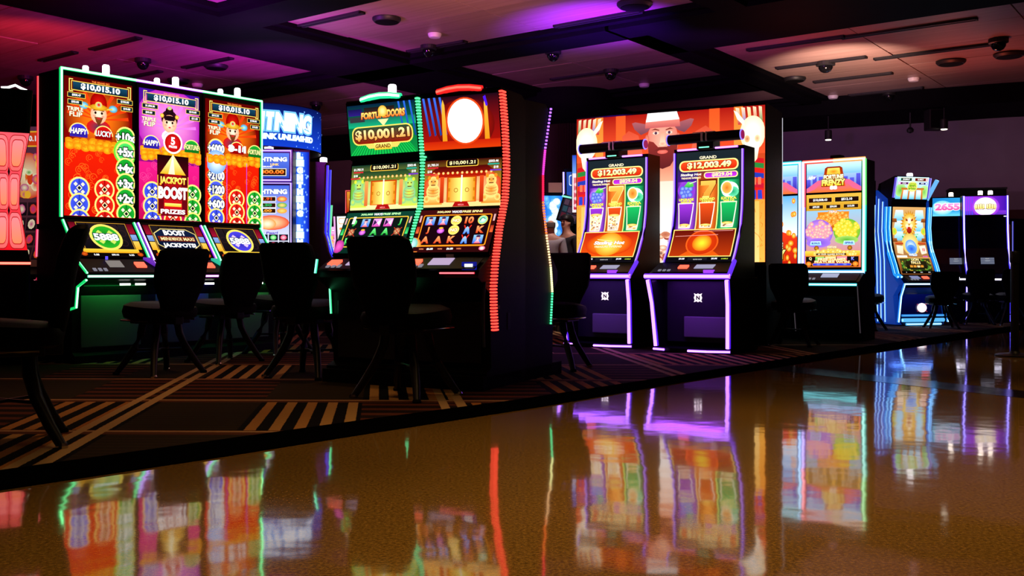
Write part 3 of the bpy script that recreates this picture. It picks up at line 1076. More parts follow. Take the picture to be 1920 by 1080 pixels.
def door_top(kind):
    W, H = 62, 38
    c = Canvas(W, H)
    if kind == 'green':
        c.rect(0, 0, W, H, '#0c8a3c', '#06203c')
        c.rect(0, H * .55, W, H * .72, '#0fae78', '#18685a')
        for i in range(24):
            c.poly([(i * 2.7, 0), (i * 2.7 + 1.2, 0), (W / 2 + (i - 11) * 1.9, 9), (W / 2 + (i - 11.5) * 1.9, 9)], '#14c84a')
        for x in (47, 52, 57):
            c.poly([(x, H), (x + 1.6, H), (x + 5, 12), (x + 3.6, 12)], '#123a8a', '#2a6ae0')
        c.rect(1, H - 8, 14, H - 3, '#2a1a7a', '#14104a')
        c.rect(2, H - 13, 16, H - 9, '#303238')
        c.rect(16, H - 8, 44, H - 2.5, '#3c2c24', '#1c1414')
        c.text('FORTUNE', 25, 29.5, 5.0, '#ff6a18', '#fff07a', w=24, bold=.05, ol='#8a2008', ow=.06, shear=.1)
        c.text('DOORS', 45, 30, 5.6, '#ff6a18', '#fff07a', w=16, bold=.05, ol='#8a2008', ow=.06, shear=.1)
        c.ell(33, 32, 4.2, 4.2, '#fff6a0', '#f8b020', 16)
        c.poly([(28, 26), (38, 26), (33, 21)], '#fff2a0')
        c.poly(c.rpts(3, 7.5, W - 3, 21.5, 5.5), '#ffe060')
        c.poly(c.rpts(4, 8.4, W - 4, 20.6, 5), '#8a1404', '#1c4a30')
        c.text('$10,001.21', W / 2, 14.6, 8.6, '#ff8a10', '#fff6a8', w=50, bold=.045, ol='#3a1404', ow=.05)
        c.poly([(15, 7.4), (47, 7.4), (44, 4.6), (18, 4.6)], '#f0d060')
        c.rect(23, 3.4, 39, 8.6, '#f8c020', '#ffec80')
        c.text('GRAND', 31, 6, 3, '#5a2a08', bold=.03)
    else:
        c.rect(0, 0, W, H, '#a81004', '#1a0614')
        c.ell(W * .55, H * .45, 24, 19, '#e02008', '#6a0a08', 24)
        for i, x in enumerate((1, 5.5, 10, 14.5)):
            c.poly([(x, H), (x + 1.8, H), (x + 5.5, 11), (x + 4, 10)], '#18388a', '#3a6ae8')
        for s in (-1, 1):
            x = W * .56 + s * 17
            c.poly([(x - 2, 3), (x + 2, 3), (x + 1.2, H - 6), (x, H - 2), (x - 1.2, H - 6)], '#f08a10', '#f8b83c')
        c.rect(0, 0, W, 6, '#d83a08', '#c02008')
        c.ell(W * .56, H * .52, 15.5, 17, '#ffb060', '#e04010', 32)
        c.ell(W * .56, H * .52, 14, 15.8, '#ffffff', '#fffdf4', 32)
        c.poly([(50, H - 2), (52, H - 1), (53.5, H - 8), (52, H - 9)], '#4a18e0')
    return c


def guardian(c, cx, y0, s, k, kd):
    c.poly([(cx - 7 * s, y0), (cx + 7 * s, y0), (cx + 5 * s, y0 + 6 * s), (cx - 5 * s, y0 + 6 * s)], k, kd)
    c.ell(cx, y0 + 9 * s, 5 * s, 5.5 * s, k, kd, 14)
    c.ell(cx, y0 + 15.5 * s, 3.6 * s, 4 * s, k, kd, 14)
    for q in (-1, 1):
        c.ell(cx + q * 3 * s, y0 + 18.5 * s, 1.2 * s, 1.4 * s, k, n=8)
        c.ell(cx + q * 1.3 * s, y0 + 16 * s, .55 * s, .5 * s, '#501408', n=6)
        c.ell(cx + q * 4.6 * s, y0 + 4 * s, 2.2 * s, 2.4 * s, k, kd, 10)
    c.rect(cx - 1.6 * s, y0 + 13.2 * s, cx + 1.6 * s, y0 + 13.8 * s, '#501408')
    for j in range(3):
        c.ring(cx, y0 + (7 + 2 * j) * s, 4 * s, 1.4 * s, .35 * s, '#b85a14', 12, 190, 350)


def door_mid(kind):
    W, H = 62, 36
    c = Canvas(W, H)
    g = kind == 'green'
    c.rect(0, 0, W, H, '#e8b030' if not g else '#c8d848', '#3a0408' if not g else '#0a3024')
    c.ell(W * .5, H * .32, 34, 20, '#fff0a0', '#d84010' if not g else '#6ab83c', 28)
    c.rect(0, 0, W, 4, '#ffd88a' if not g else '#f0f0a0')
    for q in (0, 1):
        guardian(c, 7.5 if q == 0 else W - 7.5, 2, 1.12, '#ff8a20' if not g else '#d8e83c', '#ffe080' if not g else '#78c890')
    # temple front
    c.poly([(4, 26), (W - 4, 26), (W - 11, 31), (11, 31)], '#7a1008' if not g else '#3a5a2c', '#4a0606' if not g else '#1c3a20')
    c.rect(12, 22.5, W - 12, 26, '#a81808' if not g else '#6a7a2c')
    for i in range(13):
        c.ell(8 + i * 3.85, 25.8, 1.1, 1.1, '#fff0b0', '#ff9a20', 8)
    for x in (15, W - 15):
        c.rect(x - 1.6, 3, x + 1.6, 23, '#b02008' if not g else '#d86a30', '#e04818' if not g else '#e8a050')
    c.rect(19, 3.4, 43, 23, '#e05a10', '#c03a08')
    c.hrect(20.2, 4, 30.6, 22, '#e88a10', '#fff27a')
    c.hrect(31.4, 4, 41.8, 22, '#fff27a', '#e88a10')
    c.rect(30.4, 3, 31.6, 24, '#fffbe0')
    for x in (26.5, 35.5):
        c.ring(x, 12.5, 1.7, 1.7, .45, '#a05a08', 12)
    for x in (20.6, 40.8):
        for y in (6, 13, 20):
            c.rect(x - .5, y - 1.2, x + 1.1, y + 1.2, '#c87810')
    c.poly([(24, 0), (38, 0), (36, 3.6), (26, 3.6)], '#a81010')
    c.text('MEGA', 31, 1.4, 1.3, '#ff8a8a')
    # meters
    c.poly(c.rpts(18, 30.4, 44, 35.6, 1.2), '#f0c040')
    c.poly(c.rpts(18.6, 31, 43.4, 35.6, 1), '#140808')
    c.text('$10,001.21', 31, 33.3, 3.0, '#fff0b0', w=21, bold=.03)
    for x, y, t, k in ((7, 32.4, '$1,783.31', '#d02030'), (4.5, 27.4, '$18', '#d02030'), (56, 33.4, '$503.46', '#20a890'), (58, 28.8, '$18', '#7030c0')):
        c.text(t, x, y, 2.1, '#ffffff', bold=.03)
        c.rect(x - 4.5, y - 2.7, x + 4.5, y - 1.6, k)
    return c


def sym(c, k, cx, cy, s):
    if k in ('lady', 'tower'):
        c.rect(cx - s, cy - s, cx + s, cy + s, '#2a5ad0', '#8ac0f0')
        c.ell(cx, cy + .25 * s, .42 * s, .5 * s, '#f0d8c8', '#c84868', 10)
        c.poly([(cx - .7 * s, cy - s), (cx + .7 * s, cy - s), (cx, cy + .1 * s)], '#e83a5a', '#f0e0f0')
        c.ell(cx, cy + .7 * s, .5 * s, .25 * s, '#301040', n=8)
    elif k == 'pink':
        c.rect(cx - s, cy - s, cx + s, cy + s, '#c838a0', '#f0a0e8')
        c.poly([(cx - .8 * s, cy - .8 * s), (cx, cy), (cx - .8 * s, cy + .8 * s)], '#301848')
        c.poly([(cx + .8 * s, cy - .8 * s), (cx, cy), (cx + .8 * s, cy + .8 * s)], '#f8e8ff')
    elif k == 'no':
        c.ell(cx, cy, 1.15 * s, 1.15 * s, '#ffb018', '#ffe070', 18)
        c.text('NO', cx, cy, .8 * s, '#fff6c8', bold=.05, ol='#5a2a08', w=1.5 * s)
    elif k == 'jade':
        c.ell(cx, cy, 1.05 * s, 1.1 * s, '#e8fff0', '#28b888', 18)
        c.ring(cx, cy, .6 * s, .6 * s, .22 * s, '#0c8858', 14, 20, 200)
        c.ring(cx, cy, 1.05 * s, 1.1 * s, .14 * s, '#f0d040', 18)
    elif k == 'pot':
        c.ell(cx, cy - .15 * s, .8 * s, .65 * s, '#ff8ae8', '#9030b0', 14)
        c.ell(cx, cy + .5 * s, .5 * s, .25 * s, '#ffd040', '#e08a20', 10)
    elif k == 'mask':
        c.ell(cx, cy, .8 * s, .9 * s, '#e8c890', '#7a2a10', 14)
        for q in (-1, 1):
            c.line([(cx + q * s, cy - s), (cx - q * .9 * s, cy + .9 * s)], .18 * s, '#b03020')
    elif k == 'knight':
        c.poly([(cx - .7 * s, cy - s), (cx - .3 * s, cy - s), (cx, cy - .2 * s), (cx + .3 * s, cy - s), (cx + .7 * s, cy - s), (cx + .4 * s, cy + .4 * s), (cx, cy + .8 * s), (cx - .4 * s, cy + .4 * s)], '#3a78f0', '#a0c8ff')
        for q in (-1, 1):
            c.line([(cx + q * .4 * s, cy + .4 * s), (cx + q * .7 * s, cy + s)], .22 * s, '#e83020')
    else:
        kk = {'r': ('#d03010', '#ffa060'), 'g': ('#0f9a30', '#70f080')}[k[0]]
        c.text(k[1:], cx, cy, 1.7 * s, kk[0], kk[1], bold=.05, ol='#2a0404' if k[0] == 'r' else '#04300c', ow=.05)


def door_reels(kind):
    W, H = 62, 38
    c = Canvas(W, H)
    g = kind == 'green'
    c.rect(0, 0, W, H, '#2a0608' if not g else '#05221a', '#3a0a0c' if not g else '#0a3a2c')
    c.text('300,000', 19, 36, 2, '#fff0a0' if not g else '#c0ffb0', w=11, bold=.03)
    c.text('WAYS', 29.5, 36, 2.2, '#ffffff', bold=.04)
    c.text('FREE SPINS', 42, 36, 2, '#fff0a0' if not g else '#c0ffb0', w=16, bold=.03)
    e = '#f08a18' if not g else '#e0b838'
    c.poly(c.rpts(3.5, 5.5, W - 3.5, 33.5, 1.5), e)
    c.poly(c.rpts(4.4, 6.4, W - 4.4, 32.6, 1), '#16040a' if not g else '#0a1412')
    for x in (1.5, W - 1.5):
        c.rect(x - 1.2, 17, x + 1.2, 23, '#e06030' if not g else '#40d870', '#a02818' if not g else '#108040')
        c.rect(x - .7, 27, x + .7, 33, '#d0a0a0')
    rows = ([['lady', 'lady', 'no', 'r10', 'jade'], ['rJ', 'pot', 'no', 'knight', 'rK'], ['rA', 'rA', 'rK', 'knight', 'lady']] if not g else
            [['g9', 'lady', 'pink', 'pink', 'gJ'], ['mask', 'pot', 'gA', 'gA', 'mask'], ['gK', 'pink', 'gQ', 'jade', 'pink']])
    for i, r in enumerate(rows):
        for j, k in enumerate(r):
            sym(c, k, 10 + j * 10.5, 28 - i * 8.6, 3.7)
    if g:
        c.ell(38, 9, 17, 5, '#e8ffff', '#8ae8e0', 20)
        c.ell(30, 11, 8, 4.5, '#30c8a0', '#a0f0e0', 14)
        c.ell(46, 8, 8, 4, '#fff0b0', '#ffd880', 14)
        c.ell(3, 6, 5, 6, '#f060c0', '#a02880', 14)
        c.rect(8, 27, 10.5, 34, '#f0fff0')
    else:
        c.ell(1, 5, 7, 8, '#fff0a0', '#f07a20', 16)
        c.ell(0, 7, 5, 6, '#d0f0ff', '#60b8a0', 12)
        c.rect(2, .6, W - 2, 4.6, '#2a0608')
        for x, t in ((16, '$6.80'), (32, '$6.80')):
            c.text(t, x, 2.6, 2, '#ffffff', bold=.03)
        for x in (9, 24, 39):
            c.text('WIN', x, 2.6, 1.3, '#f08a60')
        c.ell(57, 2.8, 2.6, 2, '#ffffff', '#d02060', 10)
        c.line([(6, 5), (W - 6, 5)], .5, '#f08a18')
    return c


def jar(c, cx, y0, s, k, kd, fill):
    c.poly([(cx - 6 * s, y0), (cx + 6 * s, y0), (cx + 8.4 * s, y0 + 28 * s), (cx - 8.4 * s, y0 + 28 * s)], '#f2ecc8')
    c.poly([(cx - 5 * s, y0 + 1), (cx + 5 * s, y0 + 1), (cx + 7.4 * s, y0 + 27 * s), (cx - 7.4 * s, y0 + 27 * s)], kd, k)
    h = fill * 26 * s
    f = lambda y: 5 + 2.4 * y / (26 * s)
    c.poly([(cx - 5 * s, y0 + 1), (cx + 5 * s, y0 + 1), (cx + f(h) * s, y0 + 1 + h), (cx - f(h) * s, y0 + 1 + h)], '#c8b8b0', '#fff0b0')
    rnd = random.Random(int(cx * 7 + fill * 100))
    for i in range(int(60 * fill)):
        y = rnd.uniform(1, h)
        x = rnd.uniform(-1, 1) * f(y) * s * .85
        c.ell(cx + x, y0 + .6 + y, 1.0, .8, rnd.choice(['#fff6d0', '#e0a020', '#8a6040', '#d8d8f0', '#b06030']), n=6)
    c.ell(cx, y0 + 1 + h, f(h) * s, 1.4, '#ffe890', '#f8b040', 14)
    c.line([(cx + 5.6 * s, y0 + 4), (cx + 7.6 * s, y0 + 24 * s)], .5, '#f6fff6')


def fruit_screen(var):
    W, H = 64, 118
    c = Canvas(W, H)
    c.rect(0, 0, W, H, '#0c0a10', '#182228')
    y0 = 38
    cols = (('#3a0c78', '#c060f0'), ('#a03408', '#f88a30'), ('#065a30', '#30c878'))
    for i, (a, b) in enumerate(cols):
        x0, x1 = 1 + i * 20.7, 1 + (i + 1) * 20.7
        c.hrect(x0, y0, x0 + 10.3, H - 14, a, b)
        c.hrect(x0 + 10.3, y0, x1, H - 14, b, a)
        c.rect(x0, H - 30, x1, H - 14, a, '#20283a')
        if i:
            c.rect(x0 - .6, y0, x0 + .6, H - 26, '#ffd080' if i == 1 else '#c8ff80')
    # meters
    c.text('GRAND', 32, H - 6.2, 3, '#f6e8c0', w=17, bold=.03)
    c.poly(c.rpts(3, H - 20, W - 2, H - 8.6, 4.8), '#fff08a')
    c.poly(c.rpts(4.4, H - 18.8, W - 3.4, H - 9.8, 4), '#c01c08', '#e8481c')
    c.text('$12,003.49', 33, H - 14.3, 7.4, '#ffe060', '#fffbd0', w=44, bold=.05, ol='#7a1404', ow=.05)
    c.poly(c.rpts(28, H - 27.6, W - 2.5, H - 21.2, 2.8), '#fff08a')
    c.poly(c.rpts(29, H - 26.8, W - 3.5, H - 22, 2.3), '#c030d8', '#a020b8')
    c.text('$829.04', 46, H - 24.4, 4.2, '#ffe8a0', w=20, bold=.04)
    c.text('Sizzling Hot', 15, H - 23.2, 3.2, '#fff6e0', w=21, bold=.03, shear=.2)
    c.text('TREASURE INFERNO', 15, H - 26.4, 1.9, '#ffe8b0', w=20, bold=.03)
    # fruit, seven, melon
    gy = y0 + 41
    c.ell(10.5, gy, 9, 9, '#f0c8ff' if var == 0 else '#7030b0', '#8838c8', 20)
    for i, (dx, dy) in enumerate(((-4, 3), (0, 3.4), (4, 2.6), (-2.4, -.6), (1.8, -.4), (-.4, -4), (-4.8, -1), (3.6, -3.6), (-3, -4.6))):
        c.ell(10.5 + dx, gy + dy - 1, 2.7, 2.7, '#98b0ff', '#3448c0', 12)
    c.poly([(8, gy + 4), (12, gy + 9), (17, gy + 8), (18, gy + 4), (13, gy + 3)], '#20a040', '#70d860')
    c.line([(14, gy + 7), (20, gy + 9)], .8, '#c8f0c0')
    ol = '#4a1404' if var else '#ffe890'
    for k, sc in ((ol, 1.13), ('#f89030', 1.0)):
        p = [(-7, 9), (8, 9), (8, 5.6), (2.4, -5), (1.6, -9.5), (-5.4, -9.5), (-4, -3.4), (1.6, 4.4), (-7, 4.4)]
        c.poly([(32 + x * sc, gy + y * sc) for x, y in p[:4] + p[7:]], k, '#ffb850' if sc == 1 else None)
        c.poly([(32 + x * sc, gy + y * sc) for x, y in p[3:8]], k, '#ffa040' if sc == 1 else None)
    c.poly([(26, gy - 9), (34, gy - 9), (33.5, gy - 6.5), (27, gy - 6.5)], '#ffd870')
    c.ell(54, gy - 1, 8.4, 8, '#b0f0d8', '#e8fff4', 18)
    c.ell(57, gy - 3, 5.6, 5, '#189868', '#60d8a0', 14)
    c.ell(51, gy + 1, 6, 7, '#ffe0a0', '#fff6e0', 18)
    c.ell(51, gy + 1, 4.8, 5.8, '#c86a18', '#f8b050', 16)
    for x, t1, t2 in ((10.6, 'UPGRADE', 'SPINS'), (31.8, 'DIAMOND', 'STRIKE'), (53.2, 'EXTRA', 'WILDS')):
        c.text(t1, x, y0 + 31.6, 2.6, '#f8f060', w=15, bold=.04, ol='#4a3a08')
        c.text(t2, x, y0 + 28.8, 2.4, '#f8f060', w=11, bold=.04, ol='#4a3a08')
    f = ((.72, .66, .2) if var == 0 else (.12, .1, .16))
    jar(c, 10.6, y0 + 1, .97, '#9030c8', '#3c0c70', f[0])
    jar(c, 31.8, y0 + 1, .97, '#d84818', '#8a2408', f[1])
    jar(c, 53.2, y0 + 1, .97, '#18b058', '#0a6a34', f[2])
    # lower picture, sun
    c.rect(1, 5, W - 1, y0 - .5, '#ffd870')
    c.rect(2, 6, W - 2, y0 - 1.5, '#d84c0c' if var == 0 else '#a83008', '#b01c0c' if var == 0 else '#5a0c08')
    cx, cy = 32, 21.5
    if var == 0:
        c.ell(cx, cy, 26, 14.5, '#f8a020', '#c83008', 28)
        c.ell(cx, cy, 15, 14.8, '#ffe860', '#f08010', 28)
        c.text('Sizzling Hot', cx, cy + 1.6, 5.4, '#ffffff', w=34, bold=.04, ol='#a04808', shear=.2)
        c.text('TREASURE INFERNO', cx - .5, cy - 2.6, 2.6, '#fff0b0', w=31, bold=.04, ol='#a04808')
        c.line([(18, 28), (34, 25.6)], .7, '#ffe8a0')
    else:
        c.poly([(12, 6), (52, 6), (40, 16), (24, 16)], '#e05a10', '#c03a08')
        c.ell(cx, cy, 16, 15, '#e05010', '#f85a18', 28)
        c.ell(cx, cy, 14.6, 13.8, '#d83c08', '#b82c08', 28)
        c.ell(cx, cy, 9.5, 9.5, '#e8e030', '#d86010', 24)
        c.line([(4, 30), (46, 31)], .5, '#e89a90')
        c.line([(22, 35), (60, 35.4)], .5, '#e89a90')
    c.rect(0, 0, W, 4.6, '#0a080e')
    c.text('$0.88', 16, 2.4, 2.2, '#f0f0ff', bold=.03)
    c.text('$0.88', 48, 2.4, 2.2, '#f0f0ff', bold=.03)
    c.rect(22, 1, 41, 3.8, '#1c1c22')
    c.text('GOOD LUCK', 32, 1.6, 1.1, '#d0d0d0')
    c.text('GAMBLE', 58, 2.2, 1.3, '#c8e040')
    return c


def frenzy_sign(c, cx, cy, s):
    c.poly([(cx - 15 * s, cy - 11 * s), (cx + 15 * s, cy - 11 * s), (cx + 11 * s, cy + 14 * s), (cx + 8 * s, cy + 16 * s), (cx - 8 * s, cy + 16 * s), (cx - 11 * s, cy + 14 * s)], '#e05008', '#8a2004')
    c.poly([(cx - 9 * s, cy + 3 * s), (cx + 9 * s, cy + 3 * s), (cx + 7.6 * s, cy + 14 * s), (cx - 7.6 * s, cy + 14 * s)], '#f8a818', '#ffd860')
    c.ell(cx, cy + 9 * s, 6 * s, 3 * s, '#e08008', '#ffc040', 14)
    c.text('FORTUNE', cx, cy + 2 * s, 6.4 * s, '#fff090', '#fffbe0', w=25 * s, bold=.06, ol='#501c04', ow=.08)
    c.text('FRENZY', cx, cy - 5.4 * s, 8.4 * s, '#ffc820', '#fff290', w=30 * s, bold=.06, ol='#501c04', ow=.08)


def frenzy_top():
    W, H = 66, 37
    c = Canvas(W, H)
    c.rect(0, 0, W, H, '#4a30c0', '#b8e8f8')
    c.rect(0, H * .62, W, H, '#78b8f0', '#c8f0fc')
    for i in range(9):
        c.rect(i * 7.5, 6, i * 7.5 + 5, 17 + (i * 5 % 7), '#3830a8', '#5858d8')
    c.poly([(0, 0), (W, 0), (W * .75, 15), (W * .25, 15)], '#f07020', '#e05890')
    c.poly([(0, 0), (0, 5), (14, 15), (22, 16), (10, 4)], '#e0608a')
    c.poly([(W, 0), (W, 5), (W - 14, 15), (W - 22, 16), (W - 10, 4)], '#e0608a')
    frenzy_sign(c, W / 2, 17, .95)
    c.text('NEW', 7, 19, 4.4, '#f8f0ff', bold=.05, shear=.5, w=9)
    c.text('88', W / 2, 5.4, 5, '#ffffff', bold=.07, w=9)
    return c


def fruits(c, cx, cy, rx, ry, k, ke, n, seed):
    rnd = random.Random(seed)
    for i in range(n):
        a, r = rnd.uniform(0, 6.28), math.sqrt(rnd.random())
        c.ell(cx + rx * r * math.cos(a), cy + ry * r * math.sin(a), 2.6, 2.6, k, ke, 8)


def frenzy_main():
    W, H = 66, 90
    c = Canvas(W, H)
    c.rect(0, 0, W, H, '#e06a50', '#70d0f0')
    c.rect(0, 70, W, H, '#c8901c', '#e0b040')
    moneybox(c, 17, 83, 28, 5.6, '$10,008.43', '#f0c850', '#2a0c08')
    moneybox(c, 49, 83, 28, 5.6, '$512.10', '#f0c850', '#1c0a08')
    for x, t in ((12, '$99.00'), (33, '$50.00'), (54, '$15.00')):
        moneybox(c, x, 74.5, 17, 4.2, t, '#e0b040', '#2c1408')
    c.poly([(16, 44), (50, 44), (52, 68), (14, 68)], '#b05008', '#e08018')
    fruits(c, 33, 60, 18, 9, '#ffd070', '#e07808', 60, 1)
    c.text('TRIPLE', 33, 68, 2.4, '#fff4f4', ol='#a04020', bold=.03)
    c.ell(16, 42, 17, 17, '#f0a8f0', '#9060d0', 22)
    fruits(c, 16, 45, 15, 11, '#ffd8b0', '#e880a0', 60, 2)
    c.ell(16, 30, 15, 6, '#7050d0', '#a070e0', 16)
    c.ell(50, 44, 16, 15, '#f0e030', '#60b030', 22)
    fruits(c, 50, 47, 14, 11, '#fff070', '#e0c010', 60, 3)
    c.ell(50, 33, 14, 5, '#50a830', '#a0d060', 16)
    for x, t in ((13, 'BONUS'), (53, 'SPINS')):
        c.poly([(x - 7, 27), (x + 7, 27), (x + 6, 32), (x - 6, 32)], '#90d8f8', '#c8f0ff')
        c.text(t, x, 29.6, 2.6, '#2838a0', bold=.04, w=10)
        c.ell(x + 1, 23.5, 3, 3, '#d89020', '#703808', 12)
    c.rect(0, 14, W, 20, '#e8a010', '#f8d050')
    fruits(c, 33, 17.5, 32, 3, '#fff0a0', '#f0b020', 40, 4)
    c.text('FORTUNE', 33, 24.6, 2.6, '#fff0c0', ol='#702808', bold=.05, w=11)
    c.text('FRENZY', 33, 21.4, 3, '#ffe060', ol='#702808', bold=.05, w=12)
    c.rect(14, 14.6, 50, 17, '#3a1c08')
    c.text('30 FREE GAMES BONUS', 32, 15.8, 1.5, '#fff0d0', w=32, bold=.03)
    c.rect(1, 0, W - 1, 13.4, '#301408', '#180c08')
    c.line([(1, .4), (W - 1, .4), (W - 1, 13.4), (1, 13.4)], .7, '#f07818', True)
    c.rect(2, 8, 12, 13, '#0c0c0c')
    c.text('Q', 7, 10.4, 4, '#f0e0a0', bold=.05)
    c.rect(13, 8, 24, 13, '#30b040', '#a0e070')
    c.rect(25, 8, 38, 13, '#f0c030', '#fff0a0')
    c.rect(39, 8, 51, 13, '#e04060', '#f8a0b0')
    c.rect(52, 8, W - 2, 13, '#0c0c14')
    c.text('K', 58, 10.4, 4, '#4050f0', '#b0b8ff', bold=.05)
    c.text('FREE GAMES', 33, 9.4, 3.6, '#ffe070', '#fff6d0', w=34, bold=.05, ol='#c02010', ow=.06)
    c.text('FEATURE WON', 33, 6.2, 3.4, '#ffd030', '#fff6d0', w=42, bold=.05, ol='#c02010', ow=.06)
    c.poly(c.rpts(9, 1.6, 57, 5, 1.6), '#f08a20')
    c.poly(c.rpts(10, 2, 56, 4.6, 1.2), '#2028c8', '#3848f0')
    for i in range(4):
        c.ell(17 + i * 10.6, 3.3, 2.8, 1.1, '#8098ff', '#4050e0', 10)
    for x in (5, 61):
        c.ell(x, 4, 3.4, 3, '#ffb040', '#e06010', 12)
    return c


def frenzy_attract():
    W, H = 66, 90
    c = Canvas(W, H)
    c.rect(0, 0, W, H, '#b01808', '#60b0f0')
    c.rect(0, 40, W, H, '#e8f4ff', '#58a8f0')
    c.ell(22, 62, 26, 22, '#ffffff', '#b8e0fc', 24)
    c.poly([(0, 0), (W, 0), (W, 38), (44, 46), (20, 46), (0, 40)], '#b01408', '#e03818')
    frenzy_sign(c, 30, 24, 1.45)
    rnd = random.Random(3)
    for i in range(46):
        x, y = rnd.uniform(2, W - 2), rnd.uniform(1, 44) if i < 36 else rnd.uniform(44, 88)
        if 8 < x < 50 and 10 < y < 44:
            continue
        a = rnd.uniform(.45, 1)
        c.ell(x, y, 3.6 * a, 3.6, '#ffc040', '#f07808', 12)
        c.ell(x, y, 2.3 * a, 2.3, '#ffdc80', '#f8a020', 10)
    return c


def lion_top():
    W, H = 56, 30
    c = Canvas(W, H)
    c.rect(0, 0, W, H, '#60b8e0', '#c8ecfa')
    c.ell(8, 12, 10, 9, '#60a838', '#a0d880', 14)
    c.ell(50, 10, 9, 9, '#70b848', '#b0e090', 14)
    for i in range(3):
        c.poly([(12 + i * 12, 0), (22 + i * 12, 0), (20 + i * 12, 12), (13 + i * 12, 12)], '#58b8f0', '#f4fcff')
    for i in range(4):
        c.poly([(9 + i * 12, 0), (12.4 + i * 12, 0), (13.4 + i * 11, 14), (11 + i * 11, 14)], '#a8581c', '#d88a38')
    c.rect(9, 12.6, 49, 15.4, '#c87828', '#a85818')
    c.ell(28, 17, 9, 7, '#fff0a0', '#d8e870', 18)
    c.text('LION', 28, 19.6, 4, '#5aa81c', '#d8e838', bold=.06, ol='#2a4a08', ow=.08, w=11)
    c.text('FALLS', 28, 15.4, 4, '#5aa81c', '#d8e838', bold=.06, ol='#2a4a08', ow=.08, w=13)
    moneybox(c, 16, 26.6, 19, 3.8, '$10,000.37', '#e8e0b0', '#12362c')
    moneybox(c, 41, 26.6, 19, 3.8, '$1,008.51', '#e8e0b0', '#5a0c10')
    moneybox(c, 13, 21.4, 14, 2.6, '$150.00', '#e0c0e0', '#4a0c48')
    moneybox(c, 45, 21.4, 12, 2.6, '$75.00', '#c0c8e8', '#142058')
    for x, y, k in ((4.4, 26.6, '#40d0c0'), (52, 26.6, '#e03848'), (4.6, 21.4, '#d040c0'), (52, 21.4, '#3060d8')):
        c.ell(x, y, 2.4, 2.2, '#ffffff', k, 8)
    return c


